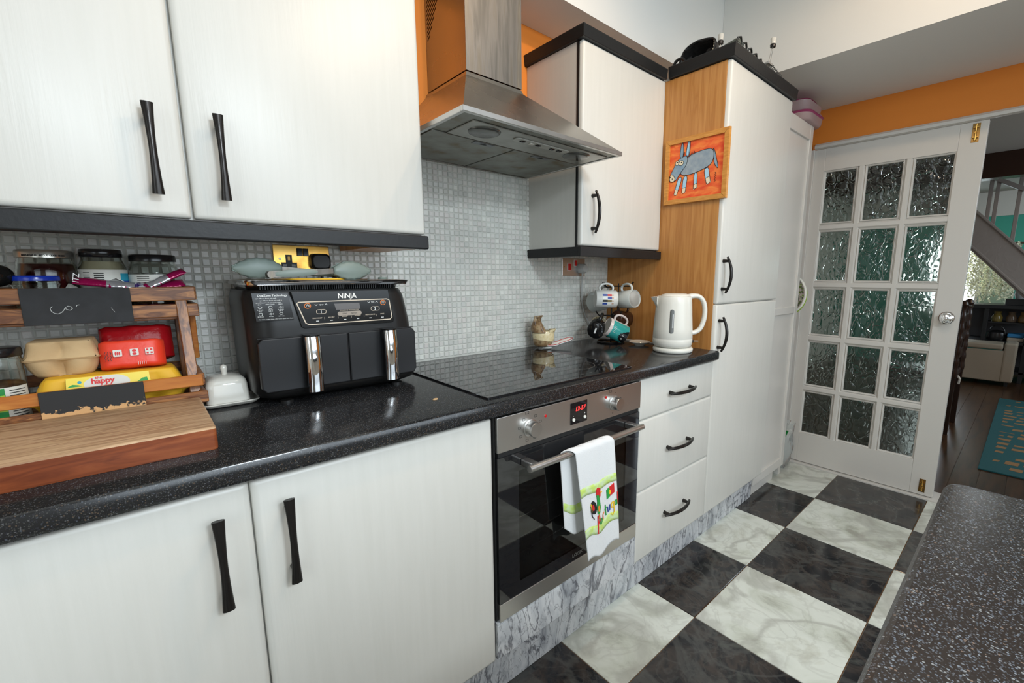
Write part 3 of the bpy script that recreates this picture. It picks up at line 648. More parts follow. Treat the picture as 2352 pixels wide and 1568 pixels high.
# canopy
TX0, TX1, TY, TZ = 1.056, 1.276, -.256, 1.808
g = G(); g.loft([[(HX0+.004, -.001, HZ1), (HX0+.004, HY+.004, HZ1), (HX1-.004, HY+.004, HZ1), (HX1-.004, -.001, HZ1)],
                 [(TX0, -.001, TZ), (TX0, TY, TZ), (TX1, TY, TZ), (TX1, -.001, TZ)], [(TX0+.004, -.001, TZ+.012), (TX0+.004, TY+.004, TZ+.012), (TX1-.004, TY+.004, TZ+.012), (TX1-.004, -.001, TZ+.012)]])
obj('canopy', g, STEELH, hd)
# chimney: thin sheet, slots cut in the side
CX0, CX1, CY = 1.0665, 1.281, -.242
g = G(); t = .0012
g.box(CX0, CX1, CY, CY+t, 1.829, 2.6); g.box(CX1-t, CX1, CY+t, -.002, 1.829, 2.6); ch = obj('chimney', g, STEELC, hd, label='steel chimney duct cover')
gside = G().box(CX0, CX0+t, CY+t, -.002, 1.829, 2.6)
cut = G()
def slotbox(cy, cz, L, w):
    i0 = len(cut.v); cut.box(-.01, .01, -L/2, L/2, -w/2, w/2); cut.xf(Matrix.Translation((CX0, cy, cz)) @ Matrix.Rotation(rad(-33), 4, 'X'), i0)
for k in range(11):
    s = k*.0105
    cz = 1.990 + k*.0165; y1 = -.012 - .0; y0 = -.03 - .015*k if k < 9 else -.165
    L = (y1-y0)/cos(rad(33)); slotbox((y0+y1)/2, cz + (y1-y0)/2*.1, L, .0052)
sd = obj('chimney_side', gside, STEELH, hd, label='slotted left face of the chimney')
cu = obj('tmpcut', cut, STEELH, hd)
md = sd.modifiers.new('b', 'BOOLEAN'); md.object = cu; md.operation = 'DIFFERENCE'; md.solver = 'EXACT'
dg = bpy.context.evaluated_depsgraph_get(); me = bpy.data.meshes.new_from_object(sd.evaluated_get(dg)); sd.modifiers.clear(); sd.data = me
bpy.data.objects.remove(cu)
obj('bracket', G().box(1.10, 1.25, -.20, -.10, 1.95, 1.96), STEELH, hd)
# underside
obj('underside', G().box(HX0+.012, HX1-.012, HY+.012, -.02, HZ0+.003, HZ0+.006), GREASE, hd, label='grimy grey underside')
up = obj('light_panel', G().box(.948, 1.475, HY+.045, -.318, HZ0-.0005, HZ0+.003), mat('grimy_panel', (.36,.36,.33), .35, metal=.7, ramp=[(.4,(.38,.38,.35)),(.7,(.28,.27,.24))], ts=16, detail=8), hd, bevel=.0015, seg=1)
for cx in (1.020, 1.385):
    l = obj('lamp', G().lathe([(.002,-.006),(.036,-.006),(.044,-.003),(.046,0),(.046,.0015)], (cx, -.397, HZ0-.0005), 32), mat('frosted_lamp_glass', (.13,.13,.12), .12, metal=.5), up, smooth=True, sharp=60, label='round recessed lamp')
cp = obj('control_strip', G().prism(rrect(1.115, 1.328, -.427, -.395, .012), 'z', HZ0-.004, HZ0-.0005), mat('pale_control_plastic', (.42,.42,.38), .3), up, bevel=.001)
for bx in (1.145, 1.178, 1.205, 1.262, 1.292): obj('button', G().box(bx-.008, bx+.008, -.417, -.405, HZ0-.0065, HZ0-.004), BLKPLG if bx != 1.178 else WHPL, cp, bevel=.001)
for x0, x1 in ((.905, 1.187), (1.193, 1.482)):
    f = obj('grease_filter', G().box(x0, x1, -.312, -.028, HZ0-.001, HZ0+.003), GREASE, hd, bevel=.001, label='stained mesh grease filter')
    cx = 1.082 if x0 < 1 else 1.312
    obj('latch', G().box(cx-.035, cx+.035, -.311, -.289, HZ0-.0025, HZ0-.001), mat('latch_grey', (.16,.17,.18), .3, metal=.8), f)
    obj('latch_slot', G().box(cx-.010, cx+.010, -.304, -.296, HZ0-.0032, HZ0-.0025), BLKINK, f)
g = G(); g.box(HX0+.02, HX1-.02, -.026, -.018, HZ0-.003, HZ0+.002); obj('back_lip', g, STEELH, hd)

# ================================================================ HOB
hb = thing('induction_hob', 'flat black ceramic glass hob set into the worktop', 'hob', (1.18, -.33, WZ))
obj('glass_top', G().prism(rrect(.882, 1.472, -.588, -.058, .004, 2), 'z', WZ+.0003, WZ+.006), BLKGLASS, hb, bevel=.001)
HP = Plane((0,0,0), (1,0,0), (0,1,0)); RING = mat('hob_ring_print', (.20,.19,.17), .3)
for cx, cy, r in ((1.055,-.418,.118), (1.035,-.175,.083), (1.335,-.185,.105), (1.335,-.430,.083)):
    obj('ring_mark', HP.stroke(ell(cx, cy, r, r, 64), .0011, WZ+.0060, .0001, closed=True), RING, hb)
for k in range(11):
    x = 1.00 + k*.036; obj('touch_mark', HP.stroke([(x, -.562), (x+.012, -.562), (x+.012, -.555), (x, -.555)] if k % 2 else [(x, -.558), (x+.016, -.558)], .0009, WZ+.0060, .0001, closed=bool(k % 2)), RING, hb)
HP.text('L O G I K', .010, .925, -.575, WZ+.0060, RING, hb)
# ================================================================ OVEN
ov = thing('built_in_oven', 'built-in electric oven with steel fascia, dark glass door and bar handle', 'oven', (1.197, -.3, .28))
OX0, OX1, OY = .8965, 1.5025, -.606
obj('body', G().box(.893, 1.5015, -.5865, -.02, .283, .862), SHADEBR, ov)
obj('side_trim', G().box(.8905, .8955, -.595, -.575, .283, .866), mat('dark_trim', (.03,.03,.03), .3, metal=.6), ov)
fa = obj('fascia', G().box(OX0, OX1, OY, OY+.017, .7665, .8615), STEELF, ov, bevel=.0015, label='brushed steel control fascia')
FP = Plane((0, OY, 0), (1,0,0), (0,0,1))
for kx in (1.005, 1.358):
    k = obj('control_knob', G().lathe([(.003,0),(.024,0),(.0245,.003),(.0215,.004),(.021,.024),(.0195,.0265),(.003,.0265)], n=36).xf(Matrix.Translation((kx, OY-.0002, .812)) @ Matrix.Rotation(rad(90), 4, 'X')), STEEL, fa, smooth=True, label='round steel knob')
for k in range(8):
    a = rad(60-k*42); u = 1.005+.038*cos(a); v = .812+.034*sin(a)
    obj('dial_symbol', FP.stroke([(u-.004, v-.003), (u+.004, v-.003), (u+.004, v+.003), (u-.004, v+.003)], .0007, .0001, closed=True), BLKINK, fa)
for k in range(5):
    a = rad(80-k*60); u = 1.358+.036*cos(a); v = .812+.033*sin(a)
    obj('dial_mark', FP.stroke([(u-.002, v), (u+.002, v)], .0016, .0001), BLKINK, fa)
obj('dial_symbol', FP.stroke([(.988, .853), (1.0, .853), (1.0, .861-.002), (.988, .859)], .001, .0001, closed=True), BLKINK, fa)
obj('dial_symbol', FP.stroke([(1.335, .850), (1.344, .850), (1.344, .858), (1.335, .858)], .0009, .0001, closed=True), BLKINK, fa)
for lx, lz in ((1.060, .833), (1.317, .838)): obj('indicator_light', G().lathe([(.0005,0),(.0042,0),(.0038,.002),(.0005,.003)], n=16).xf(Matrix.Translation((lx, OY, lz)) @ Matrix.Rotation(rad(90), 4, 'X')), REDPL, fa, smooth=True)
dp = obj('clock_display', G().box(1.158, 1.229, OY-.0015, OY, .783, .8485), BLKGLASS, fa, bevel=.0005)
FP.text('12-57', .019, 1.176, .822, .0018, REDLED, fa, name='clock_digits', bold=.0002, shear=.2)
for bx, bz, s in ((1.170, .797, '-'), (1.218, .797, '+')):
    obj('clock_button', G().lathe([(.0005,0),(.0052,0),(.005,.003),(.0005,.004)], n=16).xf(Matrix.Translation((bx, OY-.0015, bz)) @ Matrix.Rotation(rad(90), 4, 'X')), WHPL, fa, smooth=True)
    FP.text(s, .010, bx, bz+.009, .0018, WHTXT, fa, align='CENTER')
# door
obj('vent_gap', G().box(OX0+.004, OX1-.004, OY+.006, OY+.018, .752, .7665), BLKINK, ov)
DZ0, DZt = .281, .7515
dr = obj('door', G().box(OX0, OX1, OY+.0165, OY+.019, DZ0+.001, DZt-.001), BLKPL, ov)
dr.data.materials.clear(); dr.data.materials.append(BLKPL)
bpy.data.objects.remove(dr)
dr = thing('x', 'x', 'x'); bpy.data.objects.remove(dr)
g = G(); g.box(OX0, OX1, OY+.001, OY+.018, DZ0, .333)
dr = obj('door', g, STEELF, ov, bevel=.001, label='oven door with steel lower rail')
# dark frame around a see-through window
wx0, wx1, wz0, wz1 = .966, 1.432, .372, .700
g = G()
for a in ((OX0, wx0, .3335, DZt), (wx1, OX1, .3335, DZt), (wx0, wx1, .3335, wz0), (wx0, wx1, wz1, DZt)): g.box(a[0], a[1], OY+.003, OY+.012, a[2], a[3])
obj('glass_border', g, OVGLASS, dr)
obj('window_glass', G().box(wx0, wx1, OY+.0032, OY+.0062, wz0, wz1), mat('tinted_oven_window', (.30,.30,.30), .015, trans=1., ior=1.5), dr)
g = G(); 
for i in range(0): pass
obj('cavity_back', G().box(wx0-.01, wx1+.01, OY+.013, OY+.0135, wz0-.01, wz1+.01), mat('dim_oven_cavity', (.05,.052,.05), .5), dr)
for z, tt in ((.625, .0012), (.560, .0012), (.500, .0012), (.452, .0012)):
    g = G(); g.tube([(wx0+.002, OY+.0105, z), (wx0+.27, OY+.0105, z+.012)], tt, 6)
    for q in range(9): g.tube([(wx0+.02+q*.03, OY+.0100, z+.001+q*.0013), (wx0+.022+q*.03, OY+.0095, z+.006+q*.0013)], tt, 5)
    obj('shelf_rail', g, CHROME, dr, smooth=True)
hn = obj('door_handle', G().tube([(.962, OY-.046, .7215), (1.455, OY-.046, .7215)], .0098, 20), STEEL, dr, smooth=True, label='round steel bar handle')
for hx in (.985, 1.432):
    obj('handle_bracket', G().prism([(hx-.012, .712), (hx+.012, .712), (hx+.012, .731), (hx-.012, .731)], 'y', OY-.045, OY+.003), STEEL, hn, bevel=.003)
Plane((0, OY+.003, 0), (1,0,0), (0,0,1)).text('LOGIK', .016, 1.176, .345, .0002, mat('dim_logo', (.28,.28,.27), .4), dr)

# ================================================================ TEA TOWEL over the oven handle
def towel():
    cx = 1.20; by, bz, br = OY-.046, .7215, .0125
    base = None
    def panel(x0t, x1t, x0b, x1b, zb0, zb1, front, amp, ph, nx=34, nz=46):
        rows = []
        for i in range(nz+1):
            t = i/nz; r = []
            for k in range(nx+1):
                u = k/nx; x = (x0t+(x1t-x0t)*u)*(1-t) + (x0b+(x1b-x0b)*u)*t
                zb = zb0+(zb1-zb0)*u + .010*sin(u*9+ph); z = bz*(1-t)+zb*t
                fold = amp*min(1, t*1.6)*(sin(u*7.5+ph)*.7+sin(u*13+2*ph+t*2)*.3) + .0005*sin(u*31+t*17)
                y = by + (-(br+.002) - fold*.6 - .010*t if front else (br+.001) + .30*abs(fold) ) 
                r.append((x, y, z))
            rows.append(r)
        return rows
    fr = panel(1.118, 1.288, 1.168, 1.312, .368, .388, True, .006, .6)
    bk = panel(1.085, 1.255, 1.108, 1.262, .478, .420, False, .014, 2.1)
    nx = len(fr[0]); arc = []
    for j in range(1, 8):
        a = pi*j/8; r = []
        for k in range(nx):
            xf, xb = fr[0][k][0], bk[0][k][0]; x = xf+(xb-xf)*j/8
            y0f, y0b = fr[0][k][1], bk[0][k][1]; yc = (y0f+y0b)/2; ry = abs(y0f-y0b)/2
            r.append((x, yc-ry*cos(a), bz+.0135*sin(a)+.0012*sin(k*.7+j)))
        arc.append(r)
    rows = list(reversed(bk)); rows = rows + list(reversed(arc)) + fr
    g = G().sheet(rows)
    ob = obj('tea_towel', g, TOWEL, None, smooth=True, sharp=180, solid=.0022); origin(ob, (1.2, by, bz))
    tag(ob, 'white cotton tea towel with lime bands hanging over the oven handle', 'towel')
    # bands and embroidery follow the cloth
    def at(u, t, h, rows=fr):
        i = min(max(t, 0), .999)*(len(rows)-1); k = min(max(u, 0), .999)*(nx-1); i0, k0 = int(i), int(k); a, b = i-i0, k-k0
        P = lambda i, k: Vector(rows[i][k])
        p = (P(i0,k0)*(1-b)+P(i0,k0+1)*b)*(1-a)+(P(i0+1,k0)*(1-b)+P(i0+1,k0+1)*b)*a
        du = P(i0,k0+1)-P(i0,k0); dt = P(i0+1,k0)-P(i0,k0); n = dt.cross(du).normalized()
        if n.y > 0: n = -n
        return p+n*h
    def band(t0, t1, m, rws, nm, sgn=1, slope=0.):
        rr = [[at(k/40, t0+(t1-t0)*j/3+slope*k/40, .0016*sgn, rws) for k in range(41)] for j in range(4)]
        obj(nm, G().sheet(rr), m, ob, smooth=True, solid=.0006)
    for t0, t1 in ((.315, .395), (.70, .785)):
        band(t0, t1, LIME, fr, 'woven_band', slope=-.0)
    band(.64, .75, LIME, bk, 'woven_band')
    def emb(pts, m, h=.0021, nm='embroidery'):
        pts = [(.36+(u-.42)*1.55, .515+(t-.545)*.82) if nm.startswith('rooster') else (u, t-.075) for u, t in pts]
        h += .0016; vs = [at(u, t, h) for u, t in pts]; g = G(); n = len(vs); vb = [at(u, t, h-.0024) for u, t in pts]
        g.loft([vb, vs]); obj(nm, g, m, ob)
    def embs(pts, w, m, h=.0024, nm='embroidery'):
        pts = [(.36+(u-.42)*1.55, .515+(t-.545)*.82) if nm.startswith('rooster') else (u, t-.085) for u, t in pts]
        # stroke in cloth coordinates: u across .17 m, t down .35 m
        P = [Vector((u*.165, t*.345)) for u, t in pts]; L, R_ = [], []
        for i in range(len(P)):
            d = P[min(i+1, len(P)-1)]-P[max(i-1, 0)]; d.normalize(); nn = Vector((-d.y, d.x))*w/2; L.append(P[i]+nn); R_.append(P[i]-nn)
        h += .0016; f = lambda q, hh: at(q.x/.165, q.y/.345, hh)
        g = G().loft([[f(a, h-.0008), f(b, h-.0008), f(b, h), f(a, h)] for a, b in zip(L, R_)]); obj(nm, g, m, ob)
    # rooster
    cu, ct = .40, .56
    emb([(cu-.02+.055*cos(rad(a))*(1.0), ct+.075*sin(rad(a))) for a in range(0, 360, 24)], BLKINK, .0019, 'rooster_tail')
    emb([(cu-.03+.022*cos(rad(a)), ct+.035*sin(rad(a))) for a in range(0, 360, 30)], REDINK, .0024, 'rooster_spot')
    emb([(cu+.05, ct-.13), (cu+.10, ct-.13), (cu+.105, ct-.05), (cu+.115, ct+.03), (cu+.09, ct+.09), (cu+.05, ct+.085), (cu+.04, ct+.03), (cu+.055, ct-.05)], GRNINK, .0022, 'rooster_body')
    emb([(cu+.060, ct+.0), (cu+.095, ct+.0), (cu+.090, ct+.06), (cu+.06, ct+.06)], ORGINK, .0026, 'rooster_breast')
    emb([(cu+.045, ct-.13), (cu+.05, ct-.185), (cu+.075, ct-.205), (cu+.11, ct-.195), (cu+.125, ct-.165), (cu+.12, ct-.10), (cu+.10, ct-.075), (cu+.09, ct-.12)], REDINK, .0026, 'rooster_comb')
    emb([(cu+.12, ct-.135), (cu+.165, ct-.13), (cu+.12, ct-.12)], YELINK, .0026, 'rooster_beak')
    embs([(cu+.075, ct+.09), (cu+.07, ct+.145)], .003, YELINK, nm='rooster_leg')
    embs([(cu-.075, ct+.02), (cu-.06, ct+.10), (cu-.03, ct+.13)], .003, BLKINK, nm='rooster_feather')
    emb([(cu-.065+.008*cos(rad(a)), ct+.0+.05*sin(rad(a))) for a in range(0, 360, 40)], YELINK, .0026, 'rooster_feather')
    # flag and lettering
    emb([(.70, .525), (.775, .51), (.775, .60), (.70, .615)], GRNINK, .002, 'flag_green'); emb([(.775, .51), (.90, .485), (.90, .575), (.775, .60)], REDINK, .002, 'flag_red')
    emb([(.775+.028*cos(rad(a)), .557+.022*sin(rad(a))) for a in range(0, 360, 40)], YELINK, .0026, 'flag_disc')
    dy = lambda u, t: (u, t - .16*(u-.4))
    embs([dy(.36,.86), dy(.385,.78), dy(.40,.70)], .0045, REDINK); embs([dy(.40,.71), dy(.45,.705), dy(.45,.755), dy(.40,.775)], .004, REDINK)
    embs([dy(.49+.03*cos(rad(a)), .78+.025*sin(rad(a))) for a in range(0, 390, 40)], .0035, GRNINK)
    embs([dy(.56,.80), dy(.56,.755), dy(.60,.745)], .0035, ORGINK)
    embs([dy(.645,.70), dy(.645,.80), dy(.67,.805)], .0035, GRNINK); embs([dy(.615,.74), dy(.68,.735)], .003, GRNINK)
    embs([dy(.70,.745), dy(.705,.80), dy(.75,.80), dy(.755,.745)], .0035, BLUINK)
    embs([dy(.825+.033*cos(rad(a)), .775+.027*sin(rad(a))) for a in range(0, 390, 40)], .0035, YELINK); embs([dy(.86,.75), dy(.862,.85), dy(.81,.875), dy(.775,.85)], .0035, YELINK)
    embs([dy(.915+.025*cos(rad(a)), .775+.025*sin(rad(a))) for a in range(0, 390, 40)], .003, GRNINK); embs([dy(.945,.75), dy(.95,.80)], .003, GRNINK)
    embs([dy(.985,.68), dy(.975,.80)], .0045, REDINK)
towel()
# ================================================================ AIR FRYER
af = thing('air_fryer', 'black two-drawer air fryer with chrome handles standing on the worktop', 'air fryer', (.615, -.22, WZ))
def fring(z, x0, x1, y0, y1, r): return [(x, y, z) for x, y in rrect(x0, x1, y0, y1, r, 7)]
g = G().loft([fring(.917, .475, .790, -.300, -.08, .03), fring(.935, .445, .815, -.335, -.06, .04), fring(.955, .435, .822, -.352, -.055, .05),
              fring(1.00, .433, .820, -.356, -.052, .055), fring(1.10, .432, .808, -.357, -.050, .055), fring(1.165, .431, .797, -.352, -.050, .055), fring(1.183, .436, .790, -.343, -.055, .055)])
obj('housing', g, BLKPL, af, smooth=True, sharp=40)
obj('heating_vent', G().loft([fring(1.183, .445, .783, -.335, -.062, .05), fring(1.1945, .441, .787, -.340, -.058, .05)]), BLKPLG, af, smooth=True)
vs = G()
for k in range(62):
    x = .462 + k*.0049; vs.box(x, x+.0016, -.3415, -.336, 1.1845, 1.194)
o = obj('vent_fins', vs, BLKPL, af); o['kind'] = 'stuff'
for fx, fy in ((.498,-.315), (.765,-.315), (.50,-.10), (.765,-.10)): obj('foot', G().lathe([(.002,0),(.014,0),(.014,.010),(.002,.010)], (fx, fy, WZ), 20), BLKPL, af, smooth=True)
# upper fascia strip seam and drawers
def drawer(x0, x1, ztl, ztr, rl, rr):
    pts = [(x0+.008, .958), (x1, .958), (x1, ztr), (x0+.008, ztl), (x0, ztl-.010), (x0, .968)] if rl else [(x0, .958), (x1-.008, .958), (x1, .968), (x1, ztr-.010), (x1-.008, ztr), (x0, ztl)]
    return G().prism(pts, 'y', -.3625, -.34)
DPL = mat('satin_black_drawer', (.017,.017,.018), .30, spec=.35)
d1 = obj('drawer', drawer(.445, .6315, 1.078, 1.078, 1, 0), DPL, af, bevel=.0025)
d2 = obj('drawer', drawer(.6335, .8055, 1.078, 1.078, 0, 1), DPL, af, bevel=.0025)
obj('seam_strip', G().box(.445, .803, -.3595, -.345, 1.0785, 1.0803), BLKINK, af)
for d, hx in ((d1, .546), (d2, .726)):
    n = 14; rings = []
    for i in range(n+1):
        t = i/n; z = 1.080-.128*t; w = .0165+.0*t; bow = .004*sin(pi*t)
        rings.append([(hx+w*cos(rad(a)), -.392-bow-.012*sin(rad(a))*(1 if 0 <= a <= 180 else .3), z) for a in range(0, 360, 20)])
    h = obj('handle', G().loft(rings), CHROME, d, smooth=True, sharp=60, label='chrome handle')
    obj('handle_arm', G().box(hx-.015, hx+.013, -.385, -.355, 1.056, 1.079), BLKPL, h, bevel=.003)
    obj('handle_cap', G().prism(rrect(hx-.0155, hx+.0155, -.404, -.36, .012), 'z', 1.0795, 1.0835), BLKPLG, h, bevel=.001)
    obj('handle_backing', G().box(hx-.014, hx+.014, -.388, -.382, .953, 1.06), BLKPL, h, bevel=.002)
# control panel
pn = obj('control_panel', G().prism([(.517,1.180), (.738,1.180), (.750,1.104), (.748,1.098), (.742,1.096), (.54,1.096), (.533,1.099)], 'y', -.3615, -.345), BLKPLG, af, bevel=.001)
AP = Plane((0, -.3615, 0), (1,0,0), (0,0,1))
Q = [(.527,1.153), (.530,1.156), (.733,1.157), (.739,1.154), (.744,1.110), (.739,1.105), (.549,1.104), (.542,1.108)]
obj('panel_outline', AP.stroke(Q, .0022, .0002, closed=True), GRYTXT, pn)
AP.text('NINJA', .0165, .615, 1.1625, .0003, SILVERT, pn, bold=.0003, spacing=.95)
obj('display_window', AP.fill([(.606,1.150), (.664,1.150), (.666,1.135), (.609,1.135)], .0003), mat('display_grey', (.11,.10,.095), .2), pn)
obj('sync_pill', AP.fill([(x, z) for x, z in rrect(.612, .668, 1.1205, 1.1305, .0048, 5)], .0003), mat('pill_gold', (.30,.25,.20), .35), pn)
AP.text('SYNC   |   MATCH', .0042, .640, 1.124, .0009, BLKINK, pn, align='CENTER')
AP.text('DUALZONE TECHNOLOGY', .0036, .640, 1.132, .0004, GRYTXT, pn, align='CENTER')
for cx, s in ((.5485, 'I'), (.7225, '')):
    obj('power_ring', AP.stroke(ell(cx, 1.147 if cx < .6 else 1.1485, .0065, .0058, 28), .0011, .0003, closed=True), ORGINK, pn)
obj('power_symbol', AP.stroke(ell(.5485, 1.147, .0030, .0028, 16, -50, 230), .0009, .0003), WHTXT, pn); obj('power_symbol', AP.stroke([(.5485, 1.1475), (.5485, 1.151)], .0009, .0003), WHTXT, pn)
AP.text('START\nSTOP', .0032, .7225, 1.149, .0004, WHTXT, pn, align='CENTER')
def chev(cx, cz, up):
    k = 1 if up else -1; obj('arrow_mark', AP.stroke([(cx-.0028, cz-.0014*k), (cx, cz+.0014*k), (cx+.0028, cz-.0014*k)], .0009, .0003), WHTXT, pn)
chev(.5665, 1.1485, False); chev(.588, 1.149, True); chev(.687, 1.1505, False); chev(.7065, 1.1505, True)
AP.text('TEMP', .0042, .5772, 1.147, .0004, WHTXT, pn, align='CENTER'); AP.text('TIME', .0042, .6967, 1.149, .0004, WHTXT, pn, align='CENTER')
for cx, cz, s in ((.5765, 1.1325, '1'), (.702, 1.134, '2')):
    obj('zone_pill', AP.stroke(rrect(cx-.0105, cx+.0105, cz-.0048, cz+.0048, .0045, 5), .0009, .0003, closed=True), GRYTXT, pn); AP.text(s, .0085, cx, cz-.003, .0004, WHTXT, pn, align='CENTER', bold=.0002)
for k, s in enumerate(('MAX CRISP', 'AIR FRY', 'ROAST', 'REHEAT', 'DEHYDRATE', 'BAKE')):
    x = .567 + k*.0305; AP.text(s, .0042, x, 1.1165+.0004*k, .0004, GRYTXT, pn, align='CENTER'); obj('mode_light', AP.fill([(x-.003, 1.1105), (x+.003, 1.1105), (x+.003, 1.112), (x-.003, 1.112)], .0003), WHTXT, pn)
    if k: obj('divider', AP.stroke([(x-.0152, 1.1145), (x-.0152, 1.1195)], .0004, .0003), GRYTXT, pn)
# guide sticker on the rounded left shoulder
st = obj('guide_sticker', G().prism([(.443,1.178), (.511,1.178), (.519,1.118), (.447,1.118)], 'y', -.3612, -.352), mat('glossy_black_sticker', (.012,.012,.012), .1), af)
SP = Plane((0, -.3612, 0), (1,0,0), (0,0,1))
SP.text('DualZone Technology', .0062, .453, 1.1705, .0003, WHTXT, st, bold=.0001)
for k, (a, b) in enumerate(((.449,.497), (.456,.486), (.449,.494))): 
    SP.text('sync different foods and ready together'[:30+k*3], .0032, a, 1.1655-k*.0046, .0003, WHTXT, st)
for r in range(2):
    for c_ in range(3):
        cx = .456 + c_*.0195; cz = 1.147 - r*.0145
        SP.text(('20 C', 'MAX CRISP', '200 C', '20 C', '210 C', '160 C')[r*3+c_], .0034, cx, cz+.0052, .0003, WHTXT, st, align='CENTER')
        pts = [ell(cx, cz, .0035, .0022, 16), rrect(cx-.003, cx+.003, cz-.0028, cz+.0028, .001, 2), [(cx-.004, cz), (cx, cz+.002), (cx+.003, cz), (cx+.005, cz+.002), (cx+.005, cz-.002), (cx+.003, cz), (cx, cz-.002)]][(r+c_) % 3]
        obj('food_icon', SP.stroke(pts, .0006, .0002, closed=True), WHTXT, st)
        SP.text(('8-10 min', '10 min', '6-10 min')[c_], .0032, cx, cz-.0062, .0003, WHTXT, st, align='CENTER')
SP.text('For more cooking times, refer to the Quick Start Guide', .0029, .452, 1.1205, .0003, WHTXT, st)
# final proportions of the fryer: wider, standing a little further back
def refit(o, off):
    if o.type == 'MESH':
        for v in o.data.vertices:
            X, Y, Z = v.co.x+off.x, v.co.y+off.y, v.co.z+off.z
            X = .2659+(X-.2659)*1.0413; Y = -.03 + (Y+.05)*.915; Z = 1.2167+(Z-1.2167)*1.0413 if Z > .955 else WZ+(Z-WZ)*(.0362/.047)
            v.co = (X-off.x, Y-off.y, Z-off.z)
    for c in [x for x in bpy.data.objects if x.parent == o]: refit(c, off)
refit(af, Vector(af.location))
# things lying on the fryer
tr = obj('baking_tray', G().loft([fring(1.1947, .437, .795, -.362, -.055, .02), fring(1.2025, .433, .799, -.366, -.051, .022), fring(1.2045, .430, .802, -.369, -.048, .024), fring(1.2058, .433, .799, -.366, -.051, .022), fring(1.2058, .442, .790, -.357, -.06, .018), fring(1.198, .446, .786, -.352, -.064, .016)]), CHROME, None, smooth=True, sharp=50); refit(tr, Vector((0,0,0))); origin(tr, (.61, -.2, 1.195)); tag(tr, 'shiny steel baking tray lying on top of the air fryer', 'tray')
yl = obj('yellow_tray', G().loft([fring(1.1985, .53, .655, -.30, -.12, .02), fring(1.207, .525, .66, -.305, -.115, .02), fring(1.2085, .525, .66, -.305, -.115, .02)]), mat('yellow_plastic', (.80,.45,.01), .35), None, bevel=.001); origin(yl, (.6,-.2,1.2)); tag(yl, 'yellow plastic lid under the tongs on the steel tray', 'lid')
sv = thing('serving_spoon', 'steel spoon lying at the left end of the baking tray', 'spoon', (.47, -.28, 1.2065))
obj('spoon_bowl', G().lathe([(.001,0),(.010,.0008),(.015,.003),(.0155,.0036),(.009,.0022),(.001,.0015)], (.462, -.30, 1.2065), 20, sx=1.4), STEEL, sv, smooth=True)
obj('spoon_handle', G().box(.478, .545, -.303, -.297, 1.2085, 1.2098), STEEL, sv, bevel=.0005)
gp = obj('silicone_foot', G().lathe([(.001,0),(.011,0),(.012,.003),(.010,.006),(.001,.006)], (.763, -.27, 1.2059), 20), SILIC, None, smooth=True); origin(gp, (.763,-.27,1.206)); tag(gp, 'small round grey green knob at the right end of the baking tray', 'knob')
def tongs(name, label, base, ang, L, z, scale=1., dz=0.):
    t = thing(name, label, 'tongs', (base[0], base[1], z), ang)
    for s in (1, -1):
        # metal arm (local x forward)
        rings = []
        n = 12
        for i in range(n+1):
            u = i/n; x = L*u; yo = s*(.004+.010*sin(pi*min(u*.9, 1))); h = .0075*(1-.2*u); zz = .008+dz*u
            rings.append([(x, yo+s*.0010, zz-h), (x, yo+s*.0010, zz+h), (x, yo-s*.0004, zz+h), (x, yo-s*.0004, zz-h)])
        obj('arm', G().loft(rings), STEELC, t, local=True)
        # silicone grip
        rings = []
        for i in range(13):
            u = .05+.62*i/12; x = L*u; yo = s*(.004+.010*sin(pi*min(u*.9, 1))); k = max(.25, sin(pi*i/12)**.35); zz = .008+dz*u
            rings.append([(x, yo+s*(.0015+.0030*k*max(0, cos(a))), zz+.0085*k*sin(a)) for a in [2*pi*j/10 for j in range(10)]])
        obj('grip', G().loft(rings), SILIC, t, local=True, smooth=True)
        # scalloped head: a curved leaf-shaped shell
        rows = []
        for i in range(19):
            u = i/18; x = L*.93+.085*scale*u; w = .0205*scale*(sin(pi*(u*.88+.10))**.75) * (1 + (.06*cos(u*pi*12) if u > .15 else 0))
            if u < .15: w = max(w*.9, .008)
            if i == 18: w = .004
            row = []
            for j in range(9):
                q = -1+2*j/8; yo = s*(.013 - .007*q*q + .004*sin(pi*u) - .010*u*u); row.append((x, yo, .008+dz+.0095*u*0+q*w*1.0))
            rows.append(row)
        obj('head', G().sheet(rows), SILIC, t, local=True, smooth=True, solid=.0022)
    obj('hinge', G().cyl((.004, -.010, .008), (.004, .010, .008), .008, n=14), STEELC, t, local=True, smooth=True)
    return t
tongs('kitchen_tongs', 'grey green silicone tongs lying with their heads to the right', (.488, -.305), rad(3), .150, 1.2095, 1.12, .010)
tongs('kitchen_tongs', 'grey green silicone tongs at the back with their heads to the left', (.655, -.235), rad(185), .140, 1.2095, 1.15, .014)

